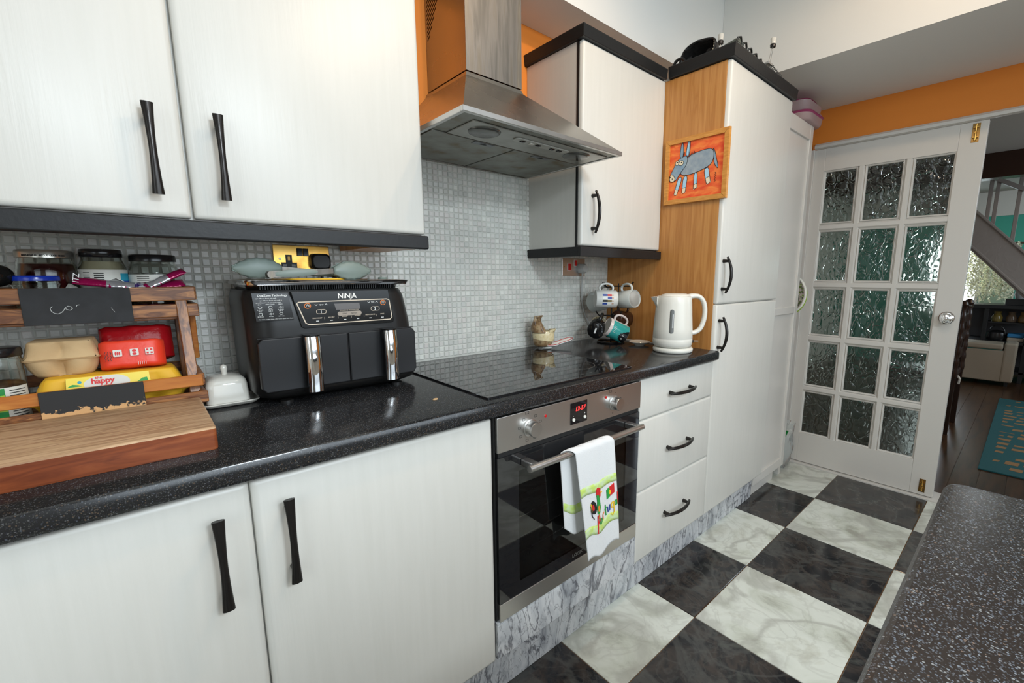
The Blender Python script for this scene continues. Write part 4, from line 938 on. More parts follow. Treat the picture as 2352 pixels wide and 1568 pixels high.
# ================================================================ SOCKETS
ws = thing('brass_socket', 'tarnished brass double wall socket on the mosaic above the air fryer', 'socket', (.634, -.006, 1.265))
obj('face_plate', G().box(.560, .708, -.0125, -.005, 1.228, 1.301), BRASS, ws, bevel=.0012)
WP = Plane((0, -.0125, 0), (1,0,0), (0,0,1))
sk = obj('socket_insert', WP.fill([(.578,1.236), (.618,1.236), (.618,1.252), (.606,1.252), (.606,1.274), (.590,1.274), (.590,1.252), (.578,1.252)], .0, .0015), BLKPL, ws)
obj('pin_slot', WP.fill([(.595,1.258), (.601,1.258), (.601,1.269), (.595,1.269)], .0015, .0004), BRASSD, sk)
for x in (.582, .604): obj('pin_slot', WP.fill([(x,1.241), (x+.010,1.241), (x+.010,1.247), (x,1.247)], .0015, .0004), mat('pin_grey', (.2,.2,.2), .3), sk)
for x in (.620, .636): obj('rocker_switch', G().box(x, x+.0145, -.0165, -.0125, 1.271, 1.293), BLKPLG, ws, bevel=.001)
obj('screw', G().lathe([(.0005,0),(.0035,0),(.003,.0012),(.0005,.0015)], n=14).xf(Matrix.Translation((.5755, -.0125, 1.262)) @ Matrix.Rotation(rad(90), 4, 'X')), STEEL, ws, smooth=True)
g = G().loft([[(x, -.0128, z) for x, z in rrect(.652, .706, 1.233, 1.279, .012)], [(x, -.030, z) for x, z in rrect(.652, .706, 1.233, 1.279, .014)], [(x, -.036, z) for x, z in rrect(.656, .702, 1.237, 1.275, .013)]])
pl = obj('black_plug', g, BLKPL, None, bevel=.0015); origin(pl, (.679, -.013, 1.255)); tag(pl, 'black mains plug pushed into the brass socket', 'plug')
obj('cable_boot', G().cyl((.679, -.024, 1.233), (.679, -.028, 1.20), .005, .004, 12), BLKPL, pl, smooth=True)
w2 = thing('steel_socket', 'brushed steel cooker socket plate with red switches under the right wall cabinet', 'socket', (1.774, -.006, 1.255))
obj('face_plate', G().box(1.700, 1.848, -.0115, -.005, 1.216, 1.297), STEEL, w2, bevel=.001)
W2 = Plane((0, -.0115, 0), (1,0,0), (0,0,1))
for x0, x1, z0, z1 in ((1.733, 1.752, 1.242, 1.272), (1.775, 1.790, 1.262, 1.288)):
    r = obj('switch_surround', G().box(x0-.002, x1+.002, -.0135, -.0115, z0-.002, z1+.002), WHPL, w2); obj('red_rocker', G().box(x0, x1, -.0165, -.0135, z0, z1), REDPL, r, bevel=.001)
obj('screw', G().lathe([(.0005,0),(.003,0),(.003,.0012),(.0005,.0015)], n=14).xf(Matrix.Translation((1.711, -.0115, 1.257)) @ Matrix.Rotation(rad(90), 4, 'X')), BRASS, w2, smooth=True)
GPL = mat('grey_white_plug_plastic', (.40,.40,.38), .35)
g = G().loft([[(x, -.0118, z) for x, z in rrect(1.796, 1.842, 1.228, 1.272, .014)], [(x, -.032, z) for x, z in rrect(1.796, 1.842, 1.228, 1.272, .016)], [(x, -.044, z) for x, z in rrect(1.803, 1.835, 1.235, 1.265, .014)]])
pk = obj('white_plug', g, GPL, None, smooth=True, sharp=50); origin(pk, (1.82, -.012, 1.25)); tag(pk, 'pale grey plug with hanging flex in the steel socket', 'plug')
obj('flex', G().tube([(1.819,-.026,1.232), (1.819,-.024,1.20), (1.818,-.022,1.15), (1.822,-.02,1.10), (1.835,-.02,1.05), (1.858,-.02,1.01), (1.883,-.022,.975), (1.905,-.03,.94), (1.925,-.05,.917), (1.95,-.10,.9125), (1.975,-.17,.9125), (1.985,-.25,.9125), (1.975,-.33,.9125), (1.945,-.40,.9125)], [.0055]+[.0034]*13, 10), GPL, pk, smooth=True)
# ================================================================ CHOPPING BOARD
cb = thing('chopping_board', 'thick wooden chopping board with red brown edges lying before the crate rack', 'chopping board', (.12, -.39, WZ))
a = rrect(-.12, .344, -.524, -.256, .006, 3)
b = rrect(-.119, .343, -.523, -.257, .006, 3)
obj('block', G().loft([[(x, y, .9083) for x, y in b], [(x, y, .911) for x, y in a], [(x, y, .9465) for x, y in a]]), BOARDS, cb, smooth=True, sharp=40, label='red brown sides')
obj('top_face', G().loft([[(x, y, .9465) for x, y in a], [(x, y, .9487) for x, y in b], [(x, y, .9497) for x, y in rrect(-.117, .341, -.521, -.259, .005, 3)]]), BOARDT, cb, smooth=True, sharp=40, label='pale worn top')

# ================================================================ CRATE RACK
cr = thing('crate_rack', 'two-tier dark wooden crate rack with chalkboard labels on the worktop', 'crate rack', (.18, -.14, WZ))
X0, X1 = .0, .3595
def slat(nm, x0, x1, y0, y1, z0, z1, m=ACACIA, **k): 
    g = G().box(x0, x1, y0, y1, z0, z1); o = obj(nm, g, m, cr, bevel=.0015, seg=1, **k)
    return o
# lower tier
slat('slat', X0, X1-.006, -.249, -.241, .973, .998, PINE, label='orange stained front slat'); slat('slat', X0, X1, -.249, -.241, .934, .960)
slat('slat', X0, X1, -.020, -.012, .973, .998); slat('slat', X0, X1, -.020, -.012, .934, .960)
for z0, z1 in ((.973, .998), (.934, .960)):
    slat('side_slat', X1-.014, X1-.002, -.240, -.021, z0, z1); slat('side_slat', X0+.002, X0+.014, -.240, -.021, z0, z1)
for k in range(6): slat('base_slat', X0+.015, X1-.015, -.236+k*.037, -.206+k*.037, .926, .933)
# upper tier
UY = -.165
slat('slat', X0-.006, X1+.005, UY-.004, UY+.004, 1.159, 1.1895); slat('slat', X0-.006, X1+.008, UY-.004, UY+.004, 1.122, 1.151)
slat('slat', X0-.006, X1+.005, -.020, -.012, 1.159, 1.1895); slat('slat', X0-.006, X1+.008, -.020, -.012, 1.122, 1.151)
for z0, z1 in ((1.159, 1.1895), (1.122, 1.151)):
    slat('side_slat', X1-.006, X1+.0075, UY+.005, -.021, z0, z1); slat('side_slat', X0-.006, X0+.007, UY+.005, -.021, z0, z1)
for k in range(4): slat('base_slat', X0+.01, X1-.01, UY+.008+k*.036, UY+.040+k*.036, 1.116, 1.1225)
# posts (front ones lean back)
for x in (X1-.030, X0+.008):
    g = G(); g.loft([[(x, -.238, WZ+.0005), (x+.020, -.238, WZ+.0005), (x+.020, -.212, WZ+.0005), (x, -.212, WZ+.0005)], [(x-.002, UY+.006, 1.186), (x+.018, UY+.006, 1.186), (x+.018, UY+.030, 1.186), (x-.002, UY+.030, 1.186)]])
    obj('post', g, ACACIAV, cr, bevel=.0015, seg=1)
    slat('post', x-.002, x+.016, -.050, -.024, WZ+.0005, 1.186, ACACIAV)
# turned knob seen on the right side
obj('side_bracket', G().prism([(-.075, 1.01), (-.050, 1.035), (-.042, 1.075), (-.055, 1.11), (-.09, 1.12)], 'x', X1-.006, X1+.006), PINE, cr, bevel=.002)
u = obj('chalk_label', G().box(.1005, .2555, UY-.0095, UY-.0045, 1.1175, 1.1895), CHALK, cr, bevel=.0008, label='black chalk label with a faint loop')
CP_ = Plane((0, UY-.0095, 0), (1,0,0), (0,0,1)); CH = mat('chalk_white', (.42,.42,.40), .9)
loop = [(.141,1.154), (.1375,1.150), (.1385,1.145), (.142,1.1405), (.147,1.139), (.152,1.1415), (.1555,1.146), (.158,1.151), (.162,1.154), (.166,1.1525), (.168,1.149), (.164,1.1455), (.160,1.147), (.1575,1.150)]
obj('chalk_mark', CP_.stroke(loop, .0011, .0002), CH, u); obj('chalk_mark', CP_.stroke([(.173,1.152), (.1745,1.155), (.178,1.156)], .0012, .0002), CH, u); obj('chalk_mark', CP_.stroke([(.223,1.148), (.228,1.138)], .0006, .0002), CH, u)
l = obj('chalk_label', G().box(.1105, .2555, -.255, -.2495, .946, .9985), WORN, None, bevel=.0008, label='chalk label worn to bare card along its lower edge')
l.data.transform(Matrix.Translation((-.18, .14, -.908))); l.parent = cr
# give the worn label its own origin so that the wear follows its height
l.data.transform(Matrix.Translation((0, 0, -.012))); l.location = (0, 0, .012)

# ---------------------------------------------------------------- jars on the upper tier
def jar(name, label, c, z0, H, r, lidm, lr, fill=None, fh=.8, lab=None, labz=None, group=None, lab2=None):
    j = thing(name, label, 'jar', (c[0], c[1], z0), 0, group)
    ro = r; nk = lr*.94
    prof = [(.002, .0005), (r*.9, .0005), (r, .006), (r, H*.66), (r*.97, H*.73), (nk*1.06, H*.82), (nk, H*.86), (nk, H*.93)]
    inner = [(nk*.93, H*.93), (nk*.93, H*.86), (nk*.98, H*.82), (r*.92, H*.72), (r*.95, H*.65), (r*.95, .008), (r*.8, .004), (.002, .004)]
    obj('glass_body', G().lathe(prof+inner, n=36), GLASS, j, local=True, smooth=True)
    if fill:
        f = [(.002, .0045), (r*.93, .009), (r*.94, H*.64), (r*.91, H*.71), (nk*.95, H*.8)]
        f = [p for p in f if p[1] <= H*fh]; f.append((f[-1][0]*.99, H*fh)); f.append((.002, H*fh)); obj('contents', G().lathe(f, n=32), fill, j, local=True, smooth=True)
    obj('lid', G().lathe([(lr*.97, H*.885), (lr, H*.89), (lr, H*.965), (lr*.96, H*.995), (lr*.85, H), (.002, H*.995)], n=40), lidm, j, local=True, smooth=True, sharp=60)
    if lab:
        z0_, z1_, m, a0, a1 = lab
        g = G().sheet([[((r+.0005)*cos(rad(a0+(a1-a0)*k/24)), (r+.0005)*sin(rad(a0+(a1-a0)*k/24)), z) for k in range(25)] for z in (z0_, z1_)]); obj('paper_label', g, m, j, local=True, smooth=True)
    for q in (lab2 or []):
        z0_, z1_, m, a0, a1 = q
        g = G().sheet([[((r+.0009)*cos(rad(a0+(a1-a0)*k/12)), (r+.0009)*sin(rad(a0+(a1-a0)*k/12)), z) for k in range(13)] for z in (z0_, z1_)]); obj('label_print', g, m, j, local=True, smooth=True)
    return j
UZ = 1.123
LIDS = mat('silver_jar_lid', (.45,.43,.38), .25, metal=.8)
j = jar('jam_jar', 'large jar of dark berry jam with a silver lid', (.134, -.078), UZ, .143, .0455, LIDS, .0425, JAMR, .80)
P = Plane((.134, -.078-.0428, UZ), (1,0,0), (0,0,1))
for k, chh in enumerate('PASSIONATE ABOUT GOOD FOOD'):
    if chh == ' ': continue
    a = rad(-90 - 40 + k*3.3); px, py = .134+.0427*cos(a), -.078+.0427*sin(a)
    Plane((px, py, UZ+.1295), (-sin(a), cos(a), 0), (0,0,1)).text(chh, .0052, 0, 0, .0001, BLKINK, j, align='CENTER', bold=.0001)
jar('sauce_jar', 'jar of pale sauce with a black lid and white and teal label', (.2165, -.075), UZ, .148, .040, LIDBL, .0345, MAYO, .82, (.045, .104, LABELW, 180, 360),
    lab2=[(.045, .080, BLUINK, 288, 360), (.080, .096, LABELT, 312, 345)] + [(.068+.0045*k,.0702+.0045*k,BLKINK,250,272) for k in range(7)] + [(.072+.005*k,.0732+.005*k,BLKINK,222,240) for k in range(6)])
jar('empty_jar', 'nearly empty clear jar with a black lid and green and white label', (.3015, -.075), UZ, .139, .0465, LIDBL, .042, None, .3, (.035, .094, LABELW, 190, 350),
    lab2=[(.070, .090, GRNINK, 285, 315)] + [(.068+.004*k, .0692+.004*k, BLKINK, 228, 256) for k in range(6)])
jb = jar('blue_lid_jar', 'squat clear jar with a blue metal lid behind the chalk label', (.120, -.128), UZ, .091, .0325, LIDBLUE, .0345, MAYO, .35)
dd = obj('round_card_lid', G().lathe([(.001,0),(.030,0),(.031,.0015),(.030,.003),(.001,.003)], n=36).xf(Matrix.Translation((.152, -.118, UZ+.048)) @ Matrix.Rotation(rad(66), 4, 'X')), LABELW, None, smooth=True, sharp=40); origin(dd, (.15, -.12, 1.15)); tag(dd, 'round white lid printed with an E leaning behind the blue lidded jar', 'lid')
Plane((.172, -.1325, UZ+.056), (1,0,0), (0,0,1)).text('E', .012, 0, 0, .006, BLKINK, dd)
bk_ = obj('black_ladle', G().lathe([(.026*sin(pi*k/14)+.0005, -.022*cos(pi*k/14)) for k in range(15)], (.070, -.14, 1.214), 32), BLKPLG, None, smooth=True); origin(bk_, (.066,-.14,1.2)); tag(bk_, 'glossy black ladle bowl poking out at the left end of the upper crate', 'ladle')
g = G().tube([(.066, -.14, 1.20), (.060, -.13, 1.16), (.055, -.12, 1.1245)], .004, 8); obj('ladle_handle', g, BLKPLG, bk_, smooth=True)
# snack bars leaning in the upper crate
def bar_(p0, p1, w, th, m, name, label, parts=(), crimp=True, group='snack bars in the upper crate'):
    p0, p1 = Vector(p0), Vector(p1); L = (p1-p0).length
    X = (p1-p0).normalized(); Z = Vector((0,-.45,.9)); Y = Z.cross(X).normalized(); Z = X.cross(Y)
    def body(a, b, grow=0.):
        rings = []
        for i in range(17):
            u = a+(b-a)*i/16; k = min(1, min(u, 1-u)/.10); hh = (th/2)*(.12+.88*k**.6)+grow; ww = w/2*(1-.08*k) + .0006*sin(i*2.1)+grow
            c = p0+(p1-p0)*u; rings.append([c + Y*ww*cos(t) + Z*hh*sin(t)*(1+.12*sin(u*23+t*3)) for t in [2*pi*j/14 for j in range(14)]])
        return G().loft(rings)
    o = obj(name, body(0, 1), m, None, smooth=True, sharp=60); origin(o, p0); tag(o, label, 'snack bar', group)
    for a, b, mm in parts: obj('wrapper_band', body(a, b, .0004), mm, o, smooth=True, sharp=60)
    return o
o = bar_((.172, -.135, 1.204), (.300, -.142, 1.186), .028, .012, MAGFOIL, 'snack_bar', 'magenta and silver wrapped snack bar lying behind the upper chalk label', [(.38, .72, SILFOIL), (.72, .95, mat('navy_print_foil', (.06,.03,.16), .2, metal=.3, ramp=[(.45,(.05,.02,.15)),(.55,(.6,.6,.6))], ts=120))])
Plane((.181, -.147, 1.199), (.99,-.05,-.12), (0,0,1)).text('ITZ', .013, 0, 0, .0075, WHTXT, o, rot=rad(80))
bar_((.272, -.145, 1.184), (.352, -.135, 1.226), .024, .011, MAGFOIL, 'snack_bar', 'slanted snack bar with silver middle pointing up at the right', [(.18, .62, SILFOIL)])
bar_((.262, -.128, 1.187), (.350, -.122, 1.198), .034, .012, MAGFOIL, 'snack_bar', 'flat magenta snack bar at the right end of the upper crate')
bar_((.258, -.10, 1.141), (.300, -.15, 1.143), .030, .016, MAGFOIL, 'snack_bar', 'magenta wrapper seen between the upper slats beside the chalk label')
bar_((.305, -.10, 1.141), (.345, -.145, 1.143), .030, .016, MAGFOIL, 'snack_bar', 'magenta wrapper seen between the upper slats at the right corner')
fo = obj('folded_paper', G().sheet([[(.220, -.13, 1.190), (.225, -.125, 1.205), (.236, -.122, 1.209), (.262, -.12, 1.192)], [(.220, -.10, 1.190), (.225, -.10, 1.205), (.236, -.10, 1.209), (.262, -.10, 1.192)]]), WHPL, None, solid=.001); origin(fo, (.23,-.12,1.19)); tag(fo, 'folded white card strip between the jars and snack bars', 'card')
# ---------------------------------------------------------------- lower crate contents
LZ = .9335
def jar_low():
    j = jar('sauce_jar', 'clear jar with a green and white vegan label in the lower crate', (.055, -.175), LZ, .147, .036, LIDBL, .037, MAYO, .25, (.012, .075, LABELW, 190, 350),
        lab2=[(.012, .074, LABELG, 225, 288)] + [(.018+.005*k, .0195+.005*k, BLKINK, 297, 335) for k in range(11)] + [(.030+.012*k, .037+.012*k, mat('lime_print', (.35,.55,.05), .5), 270, 287) for k in range(3)])
    a = rad(262); Plane((.055+.0372*cos(a), -.175+.0372*sin(a), LZ+.062), (-sin(a), cos(a), 0), (0,0,1)).text('V', .013, 0, 0, .0006, WHTXT, j, align='CENTER', bold=.0005)
    Plane((.055+.0372*cos(a), -.175+.0372*sin(a), LZ+.056), (-sin(a), cos(a), 0), (0,0,1)).text('VEGAN', .004, 0, 0, .0006, WHTXT, j, align='CENTER')
jar_low()
def eggbox(name, label, loc, rotz, L, W, Hb, Ht, m, n=3, tilt=0., group=None):
    e = thing(name, label, 'egg box', loc, rotz, group)
    e.rotation_euler = (tilt, 0, rotz)
    rings = []
    def prof(u, base):   # scalloped half width for egg cups
        return base
    m_ = 40
    def ring(z, s, sc):
        out = []
        for x, y in rrect(-L/2*s, L/2*s, -W/2*s, W/2*s, .012, 6):
            out.append((x, y, z))
        return out
    def sring(z, s, amp):
        pts = []
        for k in range(96):
            t = k/96*4; side = int(t); q = t-side
            if side == 0: x, y, nx, ny, c = -1+2*q, -1, 0, -1, n
            elif side == 1: x, y, nx, ny, c = 1, -1+2*q, 1, 0, 2
            elif side == 2: x, y, nx, ny, c = 1-2*q, 1, 0, 1, n
            else: x, y, nx, ny, c = -1, 1-2*q, -1, 0, 2
            d = amp*(abs(sin(pi*q*c))**.7-1)
            px, py = x*L/2*s, y*W/2*s
            r = min(L, W)*.10; cx = max(min(px, L/2*s-r), -L/2*s+r); cy = max(min(py, W/2*s-r), -W/2*s+r); vx, vy = px-cx, py-cy; dd_ = math.hypot(vx, vy)
            if dd_ > r: px, py = cx+vx/dd_*r, cy+vy/dd_*r
            pts.append((px+nx*d, py+ny*d, z))
        return pts
    obj('cup_base', G().loft([sring(0, .74, .012), sring(Hb*.15, .82, .018), sring(Hb*.5, .93, .019), sring(Hb*.8, .97, .012), sring(Hb*.93, .975, .003)]), m, e, local=True, smooth=True, sharp=70)
    obj('rim', G().loft([[(x, y, Hb*.93) for x, y in rrect(-L/2, L/2, -W/2, W/2, .010, 4)], [(x, y, Hb*.93+.003) for x, y in rrect(-L/2-.002, L/2+.002, -W/2-.002, W/2+.002, .010, 4)]]), m, e, local=True)
    obj('lid', G().loft([sring(Hb+.0005, .975, .0), sring(Hb+Ht*.25, .955, .009), sring(Hb+Ht*.6, .91, .011), sring(Hb+Ht*.85, .86, .005), sring(Hb+Ht*.97, .82, .0), sring(Hb+Ht, .77, .0)]), m, e, local=True, smooth=True, sharp=70)
    return e
ye = eggbox('egg_box', 'long yellow egg box with a printed label in the lower crate', (.211, -.168, LZ), 0, .236, .104, .034, .047, YELCARD, n=5)
EP = Plane((.205, -.2195, .9835), (1,0,0), (0,.20,.98))
lb = obj('printed_label', EP.fill([(-.062,.0), (.063,.0), (.061,.0305), (-.060,.0305)], .0018), YELLBL, ye, label='yellow printed label')
EP.text('the', .008, -.020, .0245, .0026, REDINK, lb, bold=.0002)
ov_ = obj('label_oval', EP.fill([(x, y) for x, y in ell(-.003, .015, .034, .0165, 28) if -.001 < y < .031], .0023, .0002), LABELW, lb)
EP.text('happy', .0150, -.026, .0155, .0028, REDINK, lb, bold=.0005, spacing=.95); EP.text('egg', .0135, -.016, .0045, .0028, REDINK, lb, bold=.0004); EP.text('co.', .008, .012, .0055, .0028, REDINK, lb)
obj('label_hill', EP.fill([(.026,.001), (.040,.009), (.050,.017), (.0575,.018), (.060,.001)], .0023, .0002), GRNINK, lb)
obj('label_leaf', EP.fill([(-.060,.013), (-.052,.018), (-.044,.016), (-.038,.013)], .0023, .0002), GRNINK, lb); obj('label_dot', EP.fill(ell(-.042, .021, .003, .003, 14), .0023, .0002), LABELT, lb)
be = eggbox('egg_box', 'brown pulp egg box lying on the yellow egg box', (.143, -.140, LZ+.0815), rad(-2), .108, .098, .036, .034, CARDB, n=2)
# papers under the crate contents
pa = obj('blue_carton', G().box(.30, .344, -.232, -.19, LZ+.0005, LZ+.007), LABELT, None); origin(pa, (.32,-.2,LZ)); tag(pa, 'pale blue packet edge under the yellow egg box', 'packet')
# red packets
def packet(name, label, loc, rot, L, W, H, m, n=9, puff=.1):
    g = G(); rings = []
    for i in range(11):
        u = -1+2*i/10; k = (1-abs(u)**6)**.25 if abs(u) < 1 else 0; k = max(k, .42)
        ring = []
        for x, y in rrect(-W/2, W/2, -H/2, H/2, .008, 4):
            ring.append((u*L/2, x*(1+.03*sin(i*1.7))*(.9+.1*k), y*(k)*(1+puff*(1-u*u))))
        rings.append(ring)
    g.loft(rings)
    o = obj(name, g, m, None, smooth=True, sharp=45); o.location = loc; o.rotation_euler = rot; tag(o, label, 'packet'); return o
rb = packet('red_packet', 'dark red foil packet at the back of the lower crate', (.2555, -.098, LZ+.126), (rad(72), 0, rad(-1)), .122, .078, .045, REDFOIL)
rp = packet('red_packet', 'bright red paper packet with white symbols on the egg box', (.2465, -.166, LZ+.111), (rad(74), rad(0), rad(-2)), .104, .058, .056, REDPAPER, puff=.03)
RP = Plane((.2465, -.1968, LZ+.1085), (1,-.035,0), (0,.28,.96))
def rtag(g, m, nm='printed_symbol'):
    o = obj(nm, g, m, rp, local=True); o.data.transform(rp.matrix_basis.inverted()); return o
bpy.context.view_layer.update()
for cx, kind in ((-.024, 0), (.002, 1), (.026, 2)):
    rtag(RP.fill([(x, y) for x, y in rrect(cx-.0068, cx+.0068, .004, .0185, .0015, 3)], .0035), LABELW)
    if kind == 0:
        for q in (-.003, 0, .003): rtag(RP.fill(ell(cx+q, .0105, .0013, .0038, 12), .0041), REDINK)
    elif kind == 1:
        for q in (-.0035, .0035): rtag(RP.fill(ell(cx, .0112+q, .0034, .0028, 14), .0041), REDINK)
    else:
        for a, b, c, d in ((-.005,.006,-.0015,.0095), (.0015,.006,.005,.0095), (-.005,.0130,-.0015,.0165), (.0015,.0130,.005,.0165)): rtag(RP.fill([(cx+a,b), (cx+c,b), (cx+c,d), (cx+a,d)], .0041), REDINK)
for k in range(3):
    x = -.043+.0042*k; rtag(RP.stroke([(x+.0012*sin(i*2.1+k), -.004+i*.0028) for i in range(8)], .0009, .0035), BLKINK, 'handwriting')
for k in range(5): rtag(RP.stroke([(.006+k*.003, -.016), (.0065+k*.003, -.010)], .0006, .0035), LABELW, 'scratch')
# ================================================================ BUTTER DISH
bd = thing('butter_dish', 'cream glazed butter dish with a knobbed lid left of the air fryer', 'butter dish', (.402, -.185, WZ))
obj('dish', G().loft([[(x, y, WZ+.001) for x, y in rrect(.358, .446, -.222, -.146, .012, 4)], [(x, y, WZ+.004) for x, y in rrect(.350, .454, -.230, -.138, .016, 4)], [(x, y, WZ+.0105) for x, y in rrect(.343, .461, -.237, -.131, .020, 4)], [(x, y, WZ+.013) for x, y in rrect(.344, .460, -.236, -.132, .020, 4)], [(x, y, WZ+.008) for x, y in rrect(.352, .452, -.228, -.140, .016, 4)]]), CERAM, bd, smooth=True, sharp=60)
l = obj('lid', G().loft([[(x, y, WZ+.0125) for x, y in rrect(.356, .441, -.232, -.142, .013, 5)], [(x, y, WZ+.052) for x, y in rrect(.358, .439, -.230, -.144, .014, 5)], [(x, y, WZ+.063) for x, y in rrect(.361, .436, -.227, -.147, .015, 5)], [(x, y, WZ+.069) for x, y in rrect(.367, .430, -.221, -.153, .016, 5)], [(x, y, WZ+.0725) for x, y in rrect(.378, .419, -.210, -.164, .014, 5)], [(x, y, WZ+.0735) for x, y in rrect(.388, .409, -.197, -.177, .008, 5)]]), CERAM, bd, smooth=True, sharp=80)
obj('knob', G().lathe([(.002,.070),(.007,.071),(.0055,.076),(.0065,.082),(.0075,.088),(.006,.094),(.001,.097)], (.399, -.186, WZ), 20), CERAM, l, smooth=True, sharp=90)
# crumb on the worktop
cm = obj('crumb', G().lathe([(.0005,0),(.005,.0005),(.004,.003),(.0005,.004)], (.788, -.494, WZ+.0002), 9, sx=1.5), mat('crumb_peel', (.5,.32,.16), .7), None, smooth=True); origin(cm, (.788,-.494,WZ)); tag(cm, 'small pale crumb of peel on the worktop before the hob', 'crumb')

# ================================================================ RIGHT END OF THE WORKTOP
# local frame whose x axis runs to the right of the photograph
RA = rad(-42.86)
sr = thing('spoon_rest', 'white glazed spoon rest with a red rim at the back of the hob', 'spoon rest', (1.545, -.105, WZ+.0062), rad(-20))
rows = []
for i in range(15):
    u = i/14; x = -.055+.150*u; w = .036*(sin(pi*min(1, (u*1.45+.04)))**.6 if u < .52 else .60) ; w = max(w, .018) if 0 < i else .006
    if u > .52: w = .0185+.006*sin((u-.52)*6)
    if i == 14: w = .012
    zc = .002+.020*max(0, (u-.45))*2.0*(1.0) ; row = []
    for j in range(9):
        q = -1+2*j/8; row.append((x, q*w, zc + .011*q*q + (.006*abs(.3-u) if u < .5 else 0)))
    rows.append(row)
obj('bowl', G().sheet(rows), WHCER, sr, local=True, smooth=True, solid=.003)
edge = [Vector(r[0])+Vector((0,0,.0015)) for r in rows] + [Vector(r[-1])+Vector((0,0,.0015)) for r in reversed(rows)]
obj('red_rim', G().tube(edge, .0013, 6, closed=True), mat('red_glaze', (.40,.02,.015), .2), sr, local=True, smooth=True)
obj('foot_ring', G().lathe([(.012,-.001),(.022,-.001),(.022,.004),(.012,.004)], (-.02, 0, 0), 24), WHCER, sr, local=True, smooth=True)
fs = thing('pottery_ornament', 'speckled stoneware fish shaped pot with an open mouth on the spoon rest', 'ornament', (1.520, -.105, WZ+.0135), RA)
# body: rounded pot leaning left, cream band
def potring(z, r, dx, sq=1.): return [(dx+r*cos(t), r*.8*sin(t)*sq, z) for t in [2*pi*k/28 for k in range(28)]]
obj('body', G().loft([potring(.0, .030, -.018), potring(.008, .038, -.018), potring(.025, .043, -.017), potring(.045, .045, -.016), potring(.060, .044, -.016)]), STONEW, fs, local=True, smooth=True, sharp=80)
g = G().loft([[(x, y, z+.25*(x-.0)*-1*.6) for x, y, z in potring(.026, .0446, -.016)], [(x, y, z-.05*x) for x, y, z in potring(.045, .0466, -.0155)], potring(.062, .0455, -.0150), potring(.066, .043, -.015)], caps=False); 
obj('cream_band', g, STONEC, fs, local=True, smooth=True)
# upper shell: open beak
rows = []
for i in range(13):
    u = i/12; a0 = rad(70+10*u); a1 = rad(290-10*u); r = .044*(1-u**2.2*.75); z = .058+.060*u; dx = -.018 -.016*sin(u*1.4)
    rows.append([(dx+r*cos(a0+(a1-a0)*j/16), r*.8*sin(a0+(a1-a0)*j/16), z+.004*sin(j*1.3)*u) for j in range(17)])
obj('head_shell', G().sheet(rows), STONEW, fs, local=True, smooth=True, solid=.004)
rows = []
for i in range(9):
    u = i/8; rows.append([(-.012+.043*cos(rad(-62+124*j/10))*(1+.12*u), .0344*sin(rad(-62+124*j/10)), .060+.016*u*(abs(j-5)/5*-.3+1)) for j in range(11)])
obj('lower_lip', G().sheet(rows), STONEC, fs, local=True, smooth=True, solid=.004)
g = G()
for k in range(5): g.tube([(-.048+.006*k, -.022+.010*k, .090), (-.052+.005*k, -.020+.010*k, .112), (-.048+.006*k, -.018+.009*k, .126), (-.040+.006*k, -.016+.008*k, .128)], [.004,.005,.005,.002], 8)
obj('crest', g, STONEW, fs, local=True, smooth=True)

# kettle
kt = thing('electric_kettle', 'white plastic electric kettle standing on its power base beside the oak panel', 'kettle', (1.877, -.490, WZ), RA)
obj('power_base', G().lathe([(.002,.0005),(.074,.0005),(.080,.005),(.081,.014),(.077,.020),(.002,.020)], n=48), WHPL, kt, local=True, smooth=True, sharp=60)
bdy = obj('body', G().lathe([(.002,.024),(.072,.024),(.0775,.030),(.0800,.042),(.0800,.056),(.0793,.0575),(.0800,.059),(.0780,.10),(.0745,.15),(.0715,.20),(.0695,.222),(.0670,.228),(.002,.229)], (-.003,0,0), 56), WHPL, kt, local=True, smooth=True, sharp=60)
obj('lid', G().lathe([(.060,.2285),(.056,.234),(.040,.2385),(.002,.2395)], (.003,0,0), 40), WHPL, kt, local=True, smooth=True, sharp=90)
# spout
g = G().loft([[(-.070, -.014, .170), (-.066, 0, .165), (-.070, .014, .170), (-.064, .0, .172)], [(-.078, -.019, .200), (-.083, 0, .198), (-.078, .019, .200), (-.060, 0, .200)], [(-.078, -.022, .226), (-.099, 0, .2245), (-.078, .022, .226), (-.050, 0, .228)]])
obj('spout', g, WHPL, kt, local=True, smooth=True, sharp=50)
hp = [(.050,0,.224), (.075,0,.229), (.098,0,.226), (.116,0,.208), (.124,0,.180), (.125,0,.150), (.120,0,.120), (.110,0,.096), (.096,0,.083), (.080,0,.078), (.066,0,.078)]
g = G(); pts = crv(hp, 4); NP = len(pts)-1
rings = []
for i, p in enumerate(pts):
    t = (pts[min(i+1, NP)]-pts[max(i-1, 0)]).normalized(); n_ = Vector((t.z, 0, -t.x)); r1 = .0085+.002*sin(i); r1 = .0095+.0025*max(0, 1-i/6); r2 = .013
    rings.append([p + n_*r1*cos(a) + Vector((0,1,0))*r2*sin(a) for a in [2*pi*k/14 for k in range(14)]])
obj('handle', g.loft(rings), WHPL, kt, local=True, smooth=True, sharp=90)
